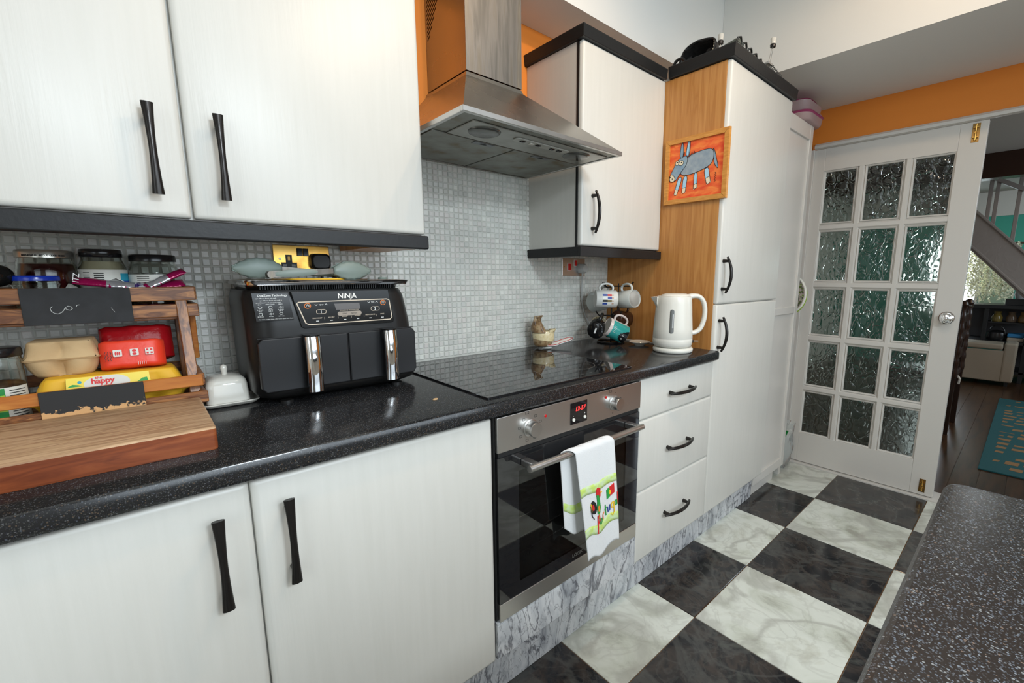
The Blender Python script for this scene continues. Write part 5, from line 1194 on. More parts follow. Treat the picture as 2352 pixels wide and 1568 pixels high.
# gauge on the camera side
def onbody(a, z, off=.0006):
    r = .0800 - (z-.059)*(.0800-.0695)/.165 + off; return (-.003+r*cos(a), r*sin(a), z)
GA = rad(-109); rows = []
for i in range(25):
    q_ = min(i, 24-i); e = min(1., q_/5.); z = (.083+.0085*(1-cos(e*pi/2))/1 if i <= 12 else .178-.0085*(1-cos(e*pi/2))) if q_ < 5 else .0915+.078*(i-5)/14; wd = .0085*max(.06, sin(e*pi/2))
    rows.append([onbody(GA+wd/.076*(-1+2*j/6), z) for j in range(7)])
obj('water_gauge', G().sheet(rows), mat('smoky_gauge', (.12,.125,.12), .1), kt, local=True, smooth=True, solid=.001)
rows = [[onbody(GA+rad(1.5)+rad(k*1.8), z, .0012) for k in range(3)] for z in [.105+.006*i for i in range(10)]]
obj('gauge_glint_strip', G().sheet(rows), mat('gauge_glint', (.45,.46,.45), .1), kt, local=True, smooth=True)  # pale strip painted as a highlight on the gauge
obj('switch_lever', G().box(.078, .104, -.006, .006, .042, .0455), mat('clear_lever', (.5,.5,.48), .1, metal=.4), kt, local=True, bevel=.001)
obj('switch_mark', G().box(.0765, .0795, -.018, -.008, .038, .050), BLKPL, kt, local=True)
# dish
ds = obj('small_dish', G().lathe([(.002,.0003),(.022,.0003),(.024,.004),(.040,.011),(.0475,.0165),(.0465,.018),(.038,.0135),(.020,.0075),(.002,.007)], (1.908, -.300, WZ), 40), CERAM, None, smooth=True, sharp=60); origin(ds, (1.908,-.3,WZ)); tag(ds, 'small shallow cream dish between the mug tree and kettle', 'dish')

# mug tree
mt = thing('mug_tree', 'black wire mug tree hung with mugs in the corner of the worktop', 'mug tree', (1.875, -.160, WZ), RA)
obj('base', G().tube([(.062*cos(t), .062*sin(t), .0055) for t in [2*pi*k/36 for k in range(36)]], .004, 8, closed=True), BLKIRON, mt, local=True, smooth=True)
obj('base', G().lathe([(.002,.0012),(.058,.0012),(.058,.0028),(.002,.0028)], n=32), BLKIRON, mt, local=True)
obj('stem', G().tube([(0,0,.003), (0,0,.262)], .0035, 10), BLKIRON, mt, local=True, smooth=True); obj('stem', G().tube([(.030,0,.003), (.030,0,.030), (.028,0,.12), (.030,0,.262), (.030,-.0,.275)], .003, 10), BLKIRON, mt, local=True, smooth=True)
def hook(dx, dy, z, L):
    d = Vector((dx, dy, 0)).normalized(); p = Vector((0, 0, z)); obj('hook', G().tube([p, p+d*L*.9, p+d*L+Vector((0,0,.004)), p+d*(L+.012)+Vector((0,0,.020))], [.0028,.0028,.0028,.0036], 8), BLKIRON, mt, local=True, smooth=True)
hook(-.75, -.6, .258, .040); hook(.95, -.2, .262, .085); hook(-.6, .8, .258, .05)
hook(-.95, -.25, .128, .065); hook(.35, -.9, .130, .080); hook(.7, .7, .128, .05)
def mug(label, c, axis, r=.0395, h=.092, out=WHCER, inn=WHCER, hdir=(0,0,1), name='mug', taper=1., hr=.026, deco=None):
    """c = centre in the mug tree frame, axis = direction the opening points (photo frame), hdir = handle direction"""
    R0 = Matrix.Rotation(RA, 4, 'Z')
    C0 = Vector((1.875, -.160, WZ)) + (R0 @ Vector(c)); A = (R0.to_3x3() @ Vector(axis)).normalized(); Hd = (R0.to_3x3() @ Vector(hdir)); Hd = (Hd - A*Hd.dot(A)).normalized(); S = A.cross(Hd)
    M = Matrix((Hd, S, A)).transposed().to_4x4()
    m = thing(name, label, 'mug', C0, 0, 'mugs hung on the mug tree'); m.rotation_euler = M.to_euler()
    obj('cup', G().lathe([(.002,-h/2),(r*taper*.9,-h/2),(r*taper,-h/2+.005),(r,h/2-.001),(r-.0015,h/2),(r-.004,h/2-.002),(r*taper-.004,-h/2+.008),(.002,-h/2+.005)], n=44), out, m, local=True, smooth=True, sharp=60)
    if inn is not out: obj('inner_glaze', G().lathe([(r-.0038,h/2-.003),(r*taper-.0036,-h/2+.0085),(.002,-h/2+.0056),(.002,-h/2+.0066),(r*taper-.0046,-h/2+.0095),(r-.0048,h/2-.003)], n=44), inn, m, local=True, smooth=True)
    hh = .028
    obj('handle', G().tube(crv([(r-.003,0,hh), (r+.012,0,hh+.003), (r+.024,0,hh-.007), (r+.029,0,0), (r+.024,0,-hh+.007), (r+.012,0,-hh-.003), (r-.003,0,-hh)], 4), .0050, 10, flat=1.3), out, m, local=True, smooth=True)
    if deco: deco(m, r, h)
    return m
def deco_people(m, r, h):
    # small printed figures running round the cup towards the camera
    cols_ = [(REDINK, BLUINK), (BLUINK, WHTXT), (mat('olive_print', (.16,.13,.05), .5), BLKINK), (WHTXT, BLUINK)]
    for k in range(4):
        z = -.004+k*.0 ; ang = rad(-62-19*k)
        for j, (a0, a1, mm) in enumerate(((-.028, -.019, mat('skin_print', (.55,.32,.20), .5)), (-.019, .000, cols_[k][0]), (.000, .022, cols_[k][1]))):
            rows = [[((r+.0005)*cos(ang+rad(q)), (r+.0005)*sin(ang+rad(q)), zz) for q in ((-3.5, 3.5) if j == 0 else (-6.5, 6.5))] for zz in (a0, a1)]
            obj('printed_figure', G().sheet(rows), mm, m, local=True, smooth=True)
mug('white straight mug with small printed figures hanging upper left of the tree', (-.034, -.052, .206), (-.99, -.10, .02), r=.0395, h=.098, hdir=(0,0,1), deco=deco_people)
mug('white mug hanging upper right with its open mouth towards the room', (.068, -.035, .204), (.62, -.78, .10), r=.0405, h=.085, out=mat('pale_grey_mug_glaze', (.50,.52,.49), .12), hdir=(-.12,.05,1))
mug('wide pale grey cup hanging behind the printed mug, its base showing', (-.052, .030, .190), (-.55, .80, -.1), r=.050, h=.08, out=mat('pale_grey_cup_glaze', (.48,.50,.47), .12), hdir=(.4,.3,.9), taper=.8)
def deco_base(m, r, h):
    obj('base_print', G().box(-.013, .013, -.0035, .0035, -h/2-.0006, -h/2-.0001), WHTXT, m, local=True); obj('foot_rim', G().tube([(r*.99*cos(t), r*.99*sin(t), h/2-.001) for t in [2*pi*k/36 for k in range(36)]], .0016, 8, closed=True), STONEC, m, local=True, smooth=True)
mug('black mug with a cream rim hanging lower left of the tree', (-.070, -.055, .076), (.30, .93, .22), r=.0395, h=.085, out=BLKCER, hdir=(.35,-.1,1), deco=deco_base)
def deco_cat(m, r, h):
    rows = [[((r+.0006)*cos(rad(a)), (r+.0006)*sin(rad(a)), z) for a in range(168, 341, 6)] for z in (-h/2+.004, -h/2+.02, 0, h/2-.018, h/2-.014)]
    obj('teal_band', G().sheet(rows), MAT_TEAL, m, local=True, smooth=True)
    rows = [[((r+.0011)*cos(rad(a)), (r+.0011)*sin(rad(a)), -h/2+.003+(.040+.004*sin(a*.5))*(1-((a-250)/48)**2)*t) for a in range(202, 299, 4)] for t in (0, .5, 1)]
    obj('black_cat_print', G().sheet(rows), BLKCER, m, local=True, smooth=True)
    for a in (238, 264):
        obj('eye_print', G().lathe([(.0005,0),(.0042,0),(.0042,.0006),(.0005,.0006)], n=14).xf(Matrix.Translation(((r+.0012)*cos(rad(a)), (r+.0012)*sin(rad(a)), -h/2+.024)) @ Matrix.Rotation(rad(a), 4, 'Z') @ Matrix.Rotation(rad(90), 4, 'Y')), WHCER, m, local=True)
        obj('pupil_print', G().lathe([(.0005,0),(.0022,0),(.0022,.0006),(.0005,.0006)], n=14).xf(Matrix.Translation(((r+.0018)*cos(rad(a)), (r+.0018)*sin(rad(a)), -h/2+.024)) @ Matrix.Rotation(rad(a), 4, 'Z') @ Matrix.Rotation(rad(90), 4, 'Y')), BLKCER, m, local=True)
    for k, a in enumerate((258, 267, 276, 285, 294)):
        pts = [[(0,.018),(0,.030)], [(0,.018),(0,.028)], [(0,.018),(0,.032)], [(0,.018),(0,.028)], [(0,.016),(0,.030)]][k]
        rows = [[((r+.0014)*cos(rad(a+q)), (r+.0014)*sin(rad(a+q)), z) for q in (-.8, .8)] for z in (pts[0][1]-.002, pts[1][1]-.002)]
        obj('printed_letter', G().sheet(rows), LABELW, m, local=True)
mug('teal and white mug with a black cat print hanging lower right of the tree', (.010, -.088, .068), (-.86, -.20, .42), r=.0415, h=.098, out=mat('pinkish_white_glaze', (.62,.55,.52), .12), hdir=(.42,.0,.9), deco=deco_cat)
mug('dark brown mug hanging behind the teal mug', (.052, .02, .110), (.7, .5, -.1), r=.037, h=.08, out=mat('dark_brown_glaze', (.06,.025,.015), .12), hdir=(.1,0,1))
# ================================================================ FRAMED PICTURE on the oak panel
px = 2.0232
pc = thing('framed_picture', 'small framed painting of a blue donkey on orange hung on the oak panel', 'picture', (px, -.47, 1.66))
y0p, y1p, z0p, z1p = -.613, -.327, 1.522, 1.788
g = []
for a in ((y0p, y1p, z1p-.020, z1p), (y0p, y1p, z0p, z0p+.020), (y0p, y0p+.020, z0p+.0, z1p-.0), (y1p-.020, y1p, z0p+.0, z1p-.0)):
    horiz = (a[1]-a[0]) > .1
    if horiz:
        s = 1 if a[2] > 1.65 else -1; zo, zi = (a[3], a[2]) if s > 0 else (a[2], a[3])
        gg = G().loft([[(px, y0p, zo), (px-.014, y0p+.001, zo-s*.001), (px-.014, y0p+.019, zi), (px, y0p+.02, zi)], [(px, y1p, zo), (px-.014, y1p-.001, zo-s*.001), (px-.014, y1p-.019, zi), (px, y1p-.02, zi)]])
    else:
        s = 1 if a[0] > -.5 else -1; yo, yi = (a[1], a[0]) if s > 0 else (a[0], a[1])
        gg = G().loft([[(px, yo, z0p), (px-.014, yo-s*.001, z0p+.001), (px-.014, yi, z0p+.019), (px, yi, z0p+.02)], [(px, yo, z1p), (px-.014, yo-s*.001, z1p-.001), (px-.014, yi, z1p-.019), (px, yi, z1p-.02)]])
    obj('frame_bar', gg, mat('pine_picture_frame', (.62,.29,.06), .35, ramp=[(.3,(.65,.31,.07)),(.6,(.52,.22,.04))], ts=30, detail=6, scale=(1,1,6)), pc)
cv = obj('canvas', G().box(px-.006, px-.001, y0p+.018, y1p-.018, z0p+.018, z1p-.018), mat('orange_painted_canvas', (.80,.12,.03), .6, ramp=[(.32,(.70,.06,.015)),(.5,(.78,.13,.03)),(.66,(.85,.25,.05)),(.8,(.85,.42,.16))], scale=(1,1.3,4), ts=11, detail=6, dist=.6, bump=.3, bd=.001), pc, label='orange painted canvas')
DP = Plane((px-.006, y1p-.018, z0p+.018), (0,-1,0), (0,0,1))    # u to the right in the photo, v up
BLU = mat('donkey_blue_paint', (.20,.33,.45), .6, ramp=[(.3,(.17,.28,.40)),(.7,(.28,.38,.44))], ts=40); LBL = mat('pale_blue_paint', (.38,.62,.78), .6); CRM = mat('cream_paint', (.75,.66,.48), .6); GRB = mat('grey_blue_paint', (.26,.32,.37), .6, ramp=[(.3,(.22,.29,.35)),(.7,(.33,.38,.42))], ts=50)
S = .25/432   # crop pixels -> metres (u), origin at canvas left/bottom
def D(pts): return [((x-195)*S*.955, (1418 - y - (x-195)*-.108*1)*.23/470) for x, y in pts]
def dfill(pts, m, h=.0004, nm='painted_shape'): pts = chaikin(pts) if len(pts) > 5 else pts; return obj(nm, DP.fill(D(pts), h, .0003), m, cv)
def dst(pts, w=.0018, h=.0011, closed=False): pts = chaikin(pts) if len(pts) > 5 and closed else pts; return obj('painted_outline', DP.stroke(D(pts), w, h, .0003, closed=closed), BLKINK, cv)
tail = [(555,1075),(575,1120),(585,1170),(598,1215),(604,1258),(588,1240),(570,1205),(565,1150)]
ear1 = [(288,1085),(290,1010),(300,958),(312,970),(318,1040),(316,1082)]; ear2 = [(335,1080),(345,1000),(358,945),(370,965),(372,1030),(362,1095)]
for e in (tail, ear1, ear2): dfill(e, BLU, .0004); dst(e, closed=True)
dfill([(340,1070),(350,1010),(358,970),(362,1000),(355,1080)], LBL, .0008)
legs = [[(280,1240),(318,1245),(285,1345),(272,1388),(245,1380),(258,1335)], [(325,1245),(362,1245),(350,1340),(346,1382),(316,1386),(318,1340)], [(412,1240),(442,1240),(440,1330),(446,1365),(412,1374),(414,1335)], [(492,1232),(530,1222),(540,1300),(552,1350),(520,1364),(508,1310)]]
for L_ in legs:
    dfill(L_, LBL, .0004); dst(L_, closed=True)
    b = L_[2:6]; dfill([((L_[2][0]), L_[2][1]), b[1], b[2], (L_[5][0], L_[5][1])], CRM, .0008); dst([L_[2], L_[5]])
body = [(360,1085),(420,1078),(500,1076),(548,1085),(568,1120),(565,1170),(548,1205),(510,1225),(430,1240),(345,1243),(305,1225),(298,1200),(330,1150)]
dfill(body, GRB, .0012); obj('painted_outline', DP.stroke(D(chaikin(body)), .0018, .0018, .0003, closed=True), BLKINK, cv)
head = [(300,1082),(345,1078),(358,1110),(345,1160),(310,1195),(285,1225),(262,1262),(225,1266),(205,1250),(208,1205),(240,1150),(262,1105)]
dfill(head, BLU, .0020); obj('painted_outline', DP.stroke(D(chaikin(head)), .0018, .0026, .0003, closed=True), BLKINK, cv)
mz = [(215,1200),(232,1205),(255,1240),(250,1262),(225,1268),(204,1250),(203,1220)]
dfill(mz, CRM, .0026); obj('painted_outline', DP.stroke(D(chaikin(mz)), .0014, .0032, .0003, closed=True), BLKINK, cv)
for ex_, ey_, rx_, ry_ in ((268,1118,15,20), (303,1128,20,20)):
    e = ell(ex_, ey_, rx_, ry_, 18); dfill(e, CRM, .0030); obj('painted_outline', DP.stroke(D(e), .0014, .0036, .0003, closed=True), BLKINK, cv)
    obj('painted_eye', DP.fill(D(ell(ex_+3, ey_-4, 6, 5, 12)), .0036, .0003), BLKINK, cv)
for a, b in ((212,1222), (230,1240)): obj('nostril', DP.fill(D(ell(a, b, 3.5, 6, 10)), .0034, .0003), BLKINK, cv)
obj('mane', DP.stroke(D([(368,1098),(372,1070),(380,1095),(384,1066),(392,1092),(396,1063),(404,1088),(410,1062),(414,1082)]), .0022, .0026, .0003), BLKINK, cv)
obj('mane', DP.stroke(D([(315,1078),(318,1042),(326,1078),(330,1045)]), .0022, .0030, .0003), BLKINK, cv)
obj('signature_scribble', DP.stroke(D([(578,1355),(590,1345),(578,1335),(590,1325),(578,1318),(590,1308),(580,1300),(590,1290),(582,1280)]), .0018, .0010, .0003), BLKINK, cv)

# ================================================================ ON TOP OF THE LARDER
tz = 2.082
bg = thing('black_bag', 'open black stitched leather pouch lying on top of the larder', 'bag', (2.09, -.40, 2.0505))
mouth = crv([(2.052, -.345, 2.056), (2.052, -.350, 2.098), (2.051, -.371, 2.140), (2.050, -.414, 2.157), (2.052, -.470, 2.155), (2.054, -.506, 2.139), (2.056, -.500, 2.095), (2.058, -.490, 2.056)], 5)
rows = []
for i in range(9):
    u = i/8; rows.append([(p.x+.11*u+.006*sin(9*u+k), -.43+(p.y+.43)*(1-.45*u*u), 2.054+(p.z-2.054)*(1-.75*u**1.6)+.003*sin(k*.9+i)) for k, p in enumerate(mouth)])
obj('outer_skin', G().sheet(rows), BLKLEA, bg, smooth=True, solid=.004)
obj('piping', G().tube(mouth, .0042, 8), BLKLEA, bg, smooth=True)
LIN = mat('black_lining', (.03,.03,.03), .5, bump=.4, bts=40, bd=.004)
for yy, zz, w_ in ((-.375, 2.11, .03), (-.42, 2.10, .035), (-.465, 2.115, .03)):
    obj('inner_fold', G().sheet([[(2.06+.02*r+.006*sin(8*q), yy-w_*q+.02*r, 2.056+(zz-2.056)*r+.018*q*r) for q in (0, .25, .5, .75, 1)] for r in (0, .35, .7, 1)]), LIN, bg, smooth=True, solid=.003)
STI = mat('cream_stitching', (.5,.45,.33), .7)
for k in range(25, 34):
    a, b = mouth[k], mouth[k+1]; o3 = Vector((-.0045, .003, 0)); obj('stitch', G().tube([a+(b-a)*.2+o3, a+(b-a)*.75+o3], .0013, 6), STI, bg)
for k in range(4): obj('stitch', G().tube([(2.056, -.385-.012*k, 2.090-.004*k), (2.056, -.393-.012*k, 2.088-.004*k)], .0012, 6), STI, bg)
gt = thing('cable_strap', 'coiled black strap on top of the larder next to the wall cabinet', 'strap', (2.05, -.345, 2.0505))
obj('coil', G().tube([(2.035, -.36+.028*cos(t), 2.083+.028*sin(t)) for t in [2*pi*k/24 for k in range(24)]], .006, 8, closed=True), BLKPL, gt, smooth=True)
bx = obj('grey_tray', G().prism([(-.596, 2.0835), (-.597, 2.118), (-.588, 2.120), (-.500, 2.104), (-.500, 2.083)], 'x', 2.062, 2.10), mat('grey_green_metal', (.10,.11,.09), .4), None, bevel=.001); origin(bx, (2.08,-.52,2.09)); tag(bx, 'grey green sloping metal tray end at the corner of the larder top', 'tray')
# wire racks: curled bars
wr = thing('wire_rack', 'black plastic and wire rack lying along the front of the larder top', 'rack', (2.25, -.56, 2.0505))
WM = mat('black_wire', (.02,.022,.02), .35, metal=.3)
for k in range(7):
    x = 2.055+k*.047; h0 = 2.118-.0055*k; yy = -.592
    obj('loop', G().tube([(x, yy+.05, 2.06), (x, yy, h0-.02), (x+.004, yy-.006, h0), (x+.022, yy-.008, h0+.006), (x+.036, yy-.004, h0-.004), (x+.038, yy, h0-.022), (x+.036, yy+.05, 2.06)], .0042, 8), WM, wr, smooth=True)
    obj('cross_bar', G().tube([(x, yy-.002, h0-.012), (x+.038, yy-.002, h0-.014)], .0032, 6), WM, wr, smooth=True)
for k in range(9):
    a = k*.35; x = 2.36+k*.013
    obj('hoop_wire', G().tube([(x, -.60, 2.078), (x+.006, -.606, 2.112-.002*k), (x+.03, -.58, 2.118-.002*k), (x+.05, -.54, 2.08)], .0016, 6), WM, wr, smooth=True)
obj('rail', G().tube([(2.05, -.600, 2.09), (2.50, -.600, 2.087)], .003, 8), WM, wr, smooth=True)
obj('rail', G().tube([(2.05, -.545, 2.06), (2.50, -.545, 2.06)], .004, 8), WM, wr, smooth=True)
def cablelamp(name, label, base, top, gap):
    l = thing(name, label, 'lamp', base)
    b, t = Vector(base), Vector(top)
    for s in (-1, 1): obj('wire', G().tube([b+Vector((s*gap, 0, 0)), t+Vector((s*gap*.7, 0, -.03))], .0011, 6), STEEL, l)
    obj('cap', G().lathe([(.002,0),(.011,0),(.012,.010),(.009,.014),(.002,.014)], tuple(t+Vector((0,0,-.034))), 20), BLKIRON, l, smooth=True)
    obj('ceramic_holder', G().lathe([(.002,0),(.0095,0),(.0115,.022),(.0105,.024),(.002,.024)], tuple(t+Vector((0,0,-.022))), 20), CERAM, l, smooth=True)
    obj('foot', G().box(b.x-.02, b.x+.02, b.y-.008, b.y+.008, b.z-.004, b.z+.004), STEEL, l, bevel=.001)
cablelamp('halogen_lamp', 'small halogen lamp with two thin wires standing at the larder front edge', (2.345, -.600, 2.108), (2.372, -.600, 2.215), .008)
cablelamp('halogen_lamp', 'halogen lamp with a cream cap sticking up behind the black pouch', (2.118, -.50, 2.06), (2.118, -.495, 2.182), .004)
# pink tubs on the freestanding cupboard
pt = thing('pink_tub', 'clear and pink lidded plastic tub on top of the narrow cupboard', 'tub', (3.06, -.44, 2.0305))
def tub(z0, z1, x0, x1, y0, y1, rr_, m): return G().loft([[(x, y, z0) for x, y in rrect(x0+.012, x1-.012, y0+.012, y1-.012, rr_, 5)], [(x, y, z0+.01) for x, y in rrect(x0+.004, x1-.004, y0+.004, y1-.004, rr_, 5)], [(x, y, z1) for x, y in rrect(x0, x1, y0, y1, rr_, 5)]])
obj('lower_bowl', tub(2.031, 2.070, 2.93, 3.19, -.575, -.33, .05, CLEARPK), CLEARPK, pt, smooth=True, sharp=60)
obj('pink_band', tub(2.0705, 2.080, 2.925, 3.195, -.580, -.325, .05, PINKPL), PINKPL, pt, smooth=True, sharp=60)
obj('upper_bowl', tub(2.0805, 2.134, 2.935, 3.185, -.565, -.335, .045, CLEARPK), CLEARPK, pt, smooth=True, sharp=60)
obj('pink_lid', tub(2.1345, 2.144, 2.95, 3.12, -.560, -.335, .045, PINKPL), PINKPL, pt, smooth=True, sharp=60)
obj('side_flap', G().prism(rrect(-.555, -.42, 2.075, 2.12, .02), 'x', 3.188, 3.196), CLEARPK, pt, bevel=.002)
# oval white rimmed tray hanging at the cupboard side
rg = thing('hanging_tray', 'white oval rimmed tray with green edge hanging beside the cupboard door', 'tray', (3.15, -.52, 1.01))
ov1 = [(3.145, -.495-.078*cos(t), 1.110+.105*sin(t)) for t in [2*pi*k/40 for k in range(40)]]
obj('white_rim', G().tube(ov1, .0075, 10, closed=True), WHPL, rg, smooth=True)
obj('green_edge', G().tube([(3.147, -.495-.0855*cos(t), 1.107+.112*sin(t)) for t in [rad(-80+95*k/16) for k in range(17)]], .0028, 8), mat('lime_green_plastic', (.25,.42,.02), .4), rg, smooth=True)
obj('patterned_centre', G().prism([(-.495-.072*cos(t), 1.110+.098*sin(t)) for t in [2*pi*k/32 for k in range(32)]], 'x', 3.142, 3.146), mat('floral_print', (.4,.35,.3), .5, tex='voronoi', ts=70, ramp=[(.2,(.10,.16,.02)),(.4,(.05,.05,.04)),(.6,(.45,.36,.34)),(.8,(.12,.20,.03))]), rg)
# crumpled clear plastic packaging by the door
pb = thing('plastic_packaging', 'crumpled clear plastic bag with green print standing on the floor by the door', 'bag', (3.20, -.52, .0))
rows = []
for i in range(13):
    u = i/12; z = .004+.31*u; w = .030+.020*sin(u*5)+.035*u
    rows.append([(3.19+w*.8*cos(t)+.006*sin(5*t+i), -.505-.030*u+w*sin(t)*.8+.005*sin(7*t+i*1.3), z) for t in [2*pi*k/20 for k in range(21)]])
obj('clear_film', G().sheet(rows), CLEARPL, pb, smooth=True)
obj('printed_sheet', G().sheet([[(3.165-.02*u, -.500-.012*u-.02*q, .06+.12*u) for q in (-1, 0, 1)] for u in (0, .5, 1)]), LABELW, pb, solid=.001)
obj('green_print', G().sheet([[(3.160-.02*u, -.506-.03*u-.018*q, .20+.07*u) for q in (-1, 0, 1)] for u in (0, .5, 1)]), LABELG, pb, solid=.001)
obj('red_print', G().lathe([(.001,0),(.017,0),(.017,.003),(.001,.003)], n=18).xf(Matrix.Translation((3.150, -.512, .045)) @ Matrix.Rotation(rad(90), 4, 'Y')), REDINK, pb)

# ================================================================ DINING ROOM beyond the opening
fd = struct('floor_dining', G().box(XD+.121, 8.45, -4.2, .6, -.05, -.002), DKWOODF, label='dark brown wooden floor of the dining room', cat='floor')
for k in range(18):
    y1 = -.55-k*.12
    o = obj('floorboard', G().box(XD+.122, 8.4, y1-.118, y1, -.0019, .0), DKWOODF, None, bevel=.001, seg=1); o.parent = fd
struct('wall_dining_back', G().box(8.45, 8.55, -4.2, .6, 0, .72), TEALW, label='teal dining room wall below the far window', cat='wall')
g = G(); g.box(8.45, 8.55, -4.2, -.98, .72, 2.0); g.box(8.45, 8.55, -.50, .6, .72, 2.0); g.box(8.45, 8.55, -.98, -.50, 1.72, 2.0); 
struct('wall_dining_far', g, TEALW, label='teal far wall of the dining room', cat='wall')
struct('wall_dining_top', G().box(8.45, 8.55, -4.2, .6, 2.0, 2.6), WALLP, label='white band of wall above the teal paint', cat='wall')
struct('trim_3', G().box(8.43, 8.45, -4.2, .6, 1.985, 2.02), WALLP, label='pale picture rail on the far wall', cat='trim')
struct('wall_dining_left', G().box(XD+.12, 8.55, .55, .65, 0, 2.6), WALLP, label='pale left wall of the dining room', cat='wall')
g = G(); g.box(XD+.12, 8.55, -4.3, -4.2, 0, .9); g.box(XD+.12, 8.55, -4.3, -4.2, 2.3, 2.6); g.box(XD+.12, 4.2, -4.3, -4.2, .9, 2.3); g.box(7, 8.55, -4.3, -4.2, .9, 2.3)
struct('wall_dining_right', g, WALLP, label='pale right wall of the dining room', cat='wall')
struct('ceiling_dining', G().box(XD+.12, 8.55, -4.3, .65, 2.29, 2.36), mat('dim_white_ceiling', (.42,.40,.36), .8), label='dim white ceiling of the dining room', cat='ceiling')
struct('beam_dining', G().box(5.9, 6.05, -4.2, .55, 2.078, 2.289), DKWOOD, label='dark beam across the dining room ceiling', cat='beam', bevel=.004)
# far window
wn = struct('window_1', G().box(8.462, 8.468, -.97, -.51, .75, 1.71), SKY, label='bright far window partly hidden by blossom', cat='window')
for a in ((-.98,-.95,.72,1.72), (-.53,-.50,.72,1.72), (-.98,-.50,1.69,1.72), (-.98,-.50,.72,.75)): obj('window_frame', G().box(8.44, 8.462, *a), PAINTW, wn)
gw = struct('window_2', G().box(8.44, 8.449, -1.30, -1.0, .72, 1.45), FGREEN, label='dim green patterned window pane beside the bright one', cat='window')
for a in ((-1.31,-1.295,.72,1.46), (-1.005,-.99,.72,1.46), (-1.31,-.99,1.45,1.465)): obj('window_frame', G().box(8.43, 8.449, *a), PAINTW, gw)
# staircase: sloping string with balusters
stc = thing('staircase', 'grey painted staircase string and balusters rising to the left', 'staircase', (6.6, -1.9, 0))
sl = lambda y: 1.895 + (y+.981)*1.088       # top edge height
obj('string', G().loft([[(6.58, -.2, sl(-.2)-.40), (6.58, -.2, sl(-.2)), (6.64, -.2, sl(-.2)), (6.64, -.2, sl(-.2)-.40)], [(6.58, -2.6, sl(-2.6)-.40), (6.58, -2.6, sl(-2.6)), (6.64, -2.6, sl(-2.6)), (6.64, -2.6, sl(-2.6)-.40)]]), GREYP, stc, bevel=.004)
for o_ in (.0, -.34): obj('string_moulding', G().loft([[(6.565, -.2, sl(-.2)+o_-.035), (6.565, -.2, sl(-.2)+o_), (6.66, -.2, sl(-.2)+o_), (6.66, -.2, sl(-.2)+o_-.035)], [(6.565, -2.6, sl(-2.6)+o_-.035), (6.565, -2.6, sl(-2.6)+o_), (6.66, -2.6, sl(-2.6)+o_), (6.66, -2.6, sl(-2.6)+o_-.035)]]), GREYP, stc, bevel=.006)
for yb in (-1.07, -1.12, -1.275, -1.42, -1.57, -1.72): obj('baluster', G().box(6.595, 6.625, yb-.016, yb+.016, sl(yb)-.02, min(sl(yb)+.85, 2.285)), GREYP, stc, bevel=.003)
obj('handrail', G().loft([[(6.58, -.95, 2.285), (6.64, -.95, 2.285), (6.64, -.95, 2.24), (6.58, -.95, 2.24)], [(6.58, -1.9, 1.70), (6.64, -1.9, 1.70), (6.64, -1.9, 1.655), (6.58, -1.9, 1.655)]]), GREYP, stc, bevel=.004)
obj('newel_post', G().box(6.56, 6.66, -2.65, -2.55, 0, 1.35), GREYP, stc, bevel=.006)
# console table with shelves
cs = thing('console_table', 'black open console table against the far wall of the dining room', 'table', (7.85, -1.6, 0))
obj('table_top', G().box(7.60, 8.1, -2.5, -.90, .850, .895), BLKFURN, cs, bevel=.004)
obj('shelf', G().box(7.62, 8.1, -2.5, -.92, .44, .475), BLKFURN, cs, bevel=.003)
obj('shelf', G().box(7.62, 8.1, -2.5, -.92, .10, .13), BLKFURN, cs, bevel=.003)
for y in (-1.13, -1.49, -.94, -2.46): obj('upright', G().box(7.62, 7.66, y-.02, y+.02, 0, .85), BLKFURN, cs, bevel=.002)
obj('back_panel', G().box(8.07, 8.09, -2.5, -.92, .1, .86), mat('dark_grey_panel', (.05,.05,.055), .5), cs)
bx = obj('black_box', G().box(7.65, 7.8, -1.52, -1.27, .8955, .965), BLKFURN, None, bevel=.002); origin(bx, (7.7,-1.4,.9)); tag(bx, 'small black box on the console table', 'box')
hb2 = thing('handbag', 'dark shiny handbag on the console shelf', 'bag', (7.7, -1.23, .4755))
obj('bag_body', G().lathe([(.002,0),(.09,.002),(.10,.04),(.085,.09),(.04,.115),(.002,.12)], (7.74, -1.24, .4755), 24, sx=.6), BLKLEA, hb2, smooth=True)
obj('bag_strap', G().tube([(7.70, -1.24+.07*cos(t), .55+.10*sin(t)) for t in [pi*k/12 for k in range(13)]], .007, 8), BLKLEA, hb2, smooth=True)
for k, (m, lab, y) in enumerate(((LEATH, 'cream folded cloth lying on the console shelf', -1.40), (mat('blue_cloth', (.03,.20,.42), .7), 'blue folded cloth on top of the cream one', -1.40))):
    o = obj('folded_cloth', G().box(7.66, 7.84, y-.07, y+.07, .4757+k*.046, .519+k*.046), m, None, bevel=.012, seg=3); origin(o, (7.7, y, .48)); tag(o, lab, 'cloth')
for k, (y, c) in enumerate(((-1.22, (.18,.13,.03)), (-1.34, (.12,.08,.05)), (-1.44, (.20,.12,.04)))):
    o = obj('glass_vase', G().lathe([(.002,0),(.045,.002),(.05,.05),(.03,.09),(.035,.12),(.002,.12)], (7.75, y, .6955), 20), mat('amber_vase_%d' % k, c, .15), None, smooth=True); origin(o, (7.75,y,.7)); tag(o, ('amber vase behind the bag on the console', 'brown vase in the middle of the console', 'orange brown vase at the right of the console')[k], 'vase', 'vases in the console')
obj('shelf', G().box(7.66, 7.95, -1.50, -1.12, .680, .695), BLKFURN, cs)
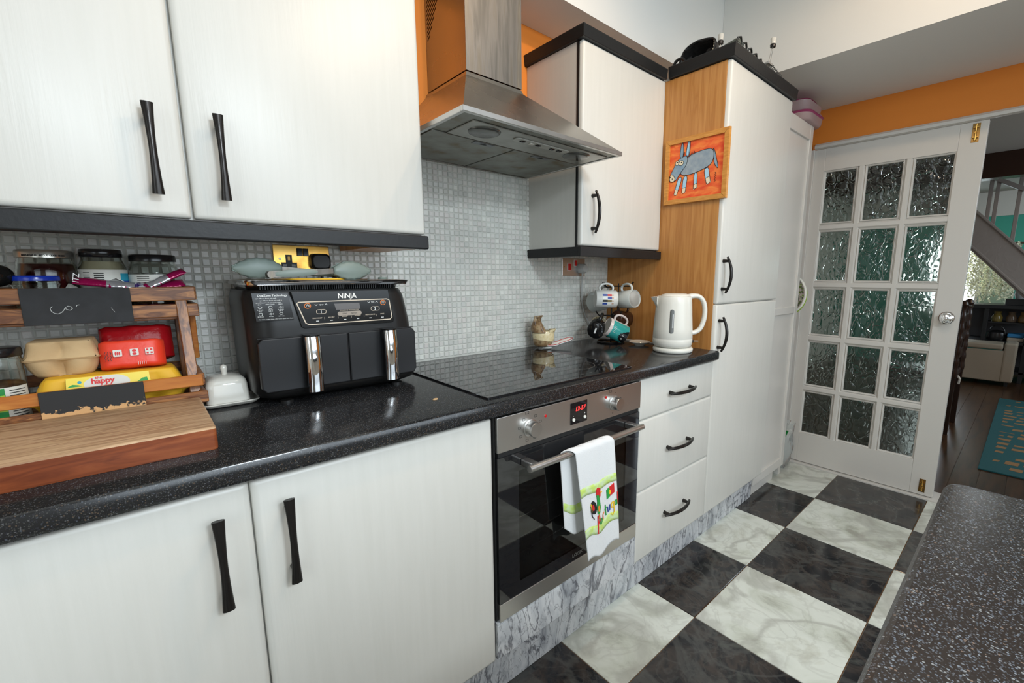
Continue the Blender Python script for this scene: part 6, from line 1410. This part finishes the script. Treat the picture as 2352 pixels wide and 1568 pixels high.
vs_ = obj('grey_vase', G().lathe([(.002,0),(.035,.002),(.05,.05),(.045,.10),(.012,.17),(.002,.18)], (7.72, -1.38, .966), 24), mat('grey_vase_glaze', (.28,.28,.28), .4), None, smooth=True); origin(vs_, (7.72,-1.38,.966)); tag(vs_, 'grey teardrop vase on the black box', 'vase')
# silk blossom garland hanging over the window
gar = thing('blossom_garland', 'hanging curtain of cream silk blossom before the far window', 'garland', (8.1, -1.05, 1.6))
obj('stem', G().tube([(8.12, -.80, 1.66), (8.12, -1.35, 1.62)], .012, 8), mat('twig_brown', (.10,.07,.04), .8), gar)
random.seed(3); fg = G()
for s in range(60):
    y = -.84-.46*s/59+random.uniform(-.01,.01); zt = 1.63; zb = random.uniform(.88, 1.10)+ (.12 if s < 8 else 0); x = random.uniform(8.05, 8.2); n = int((zt-zb)/.017)
    for k in range(n):
        z = zt-(zt-zb)*k/n; r = random.uniform(.011, .021); cx, cy = x+random.uniform(-.012,.012), y+random.uniform(-.014,.014)
        a, b = random.uniform(0, 6.28), random.uniform(-.9,.9)
        d1 = Vector((cos(a), sin(a), b)).normalized()*r; d2 = d1.orthogonal().normalized()*r*.75
        c_ = Vector((cx, cy, z)); fg.add([c_-d1, c_+d2, c_+d1, c_-d2, c_+d1.cross(d2).normalized()*r*.4], [(0,1,4), (1,2,4), (2,3,4), (3,0,4)])
o = obj('blossoms', fg, BLOSSOM, gar); o['kind'] = 'stuff'
# ottoman
ot = thing('ottoman', 'cream leather storage ottoman below the console table', 'ottoman', (7.45, -1.2, 0))
obj('body', G().box(7.28, 7.58, -1.425, -.90, .05, .405), LEATH, ot, bevel=.012, seg=3)
obj('lid', G().box(7.265, 7.59, -1.325, -.885, .413, .475), LEATH, ot, bevel=.018, seg=3)
obj('arm', G().box(7.27, 7.58, -1.436, -1.332, .05, .492), LEATH, ot, bevel=.02, seg=3)
obj('teal_lining', G().box(7.29, 7.57, -1.32, -.90, .4055, .4125), MAT_TEAL, ot)
for x in (7.31, 7.53):
    for y in (-1.39, -.95): obj('foot', G().box(x, x+.03, y-.015, y+.015, .0, .05), BLKFURN, ot)
# carved dark chair at the opening
ch_ = thing('dining_chair', 'dark carved wooden dining chair seen edge-on behind the glazed door', 'chair', (5.0, -1.0, 0))
def turned(x, y, z0, z1, r):
    n = 22; return G().lathe([(.002, z0)]+[(r*(.8+.28*abs(sin(i*.9))), z0+(z1-z0)*i/n) for i in range(n+1)]+[(.002, z1)], (x, y, 0), 14)
for x, y, h in ((4.80, -1.135, .99), (5.22, -1.14, .985)): obj('back_post', turned(x, y, .44, h, .026), DKWOOD, ch_, smooth=True); obj('leg', G().box(x-.02, x+.02, y-.02, y+.02, 0, .45), DKWOOD, ch_, bevel=.003)
for x in (4.80, 5.22): obj('leg', G().box(x-.02, x+.02, -.74, -.70, 0, .43), DKWOOD, ch_, bevel=.003); obj('finial', G().lathe([(.002,0),(.024,.004),(.032,.026),(.024,.046),(.010,.054),(.002,.058)], (x, -1.137, .985), 18), DKWOOD, ch_, smooth=True)
obj('seat', G().box(4.78, 5.24, -1.15, -.68, .43, .48), mat('dark_seat_leather', (.03,.015,.012), .35), ch_, bevel=.012, seg=3)
for z in (.62, .76, .90): obj('back_rail', G().box(4.80, 5.22, -1.15, -1.125, z-.035, z+.035), DKWOOD, ch_, bevel=.01)
obj('cushion_tie', G().tube([(4.80, -1.165, .47), (4.79, -1.18, .45), (4.80, -1.175, .41)], .008, 6), LABELW, ch_, smooth=True)
# rug
rg = obj('rug', G().prism([(4.10, -1.375), (6.55, -1.375), (6.55, -2.6), (4.10, -2.6)], 'z', .0005, .009), RUGM, None, bevel=.002); origin(rg, (5.3,-2,0)); tag(rg, 'teal flat woven rug with tan broken stripes on the dark floor', 'rug')
random.seed(11)
for r_ in range(20):
    x = 4.20+r_*.118; y = -1.43
    while y > -2.5:
        w_ = random.uniform(.03, .10); d_ = random.uniform(.025, .065)
        if random.random() < .72:
            p = [(x+random.uniform(-.01,.01), y), (x+d_+random.uniform(-.012,.012), y-.006), (x+d_+random.uniform(-.012,.012), y-w_), (x+random.uniform(-.012,.012), y-w_+.008)]
            o = obj('rug_motif', G().prism(p, 'z', .0091, .0103), RUGT, rg)
        y -= w_+random.uniform(.012, .03)
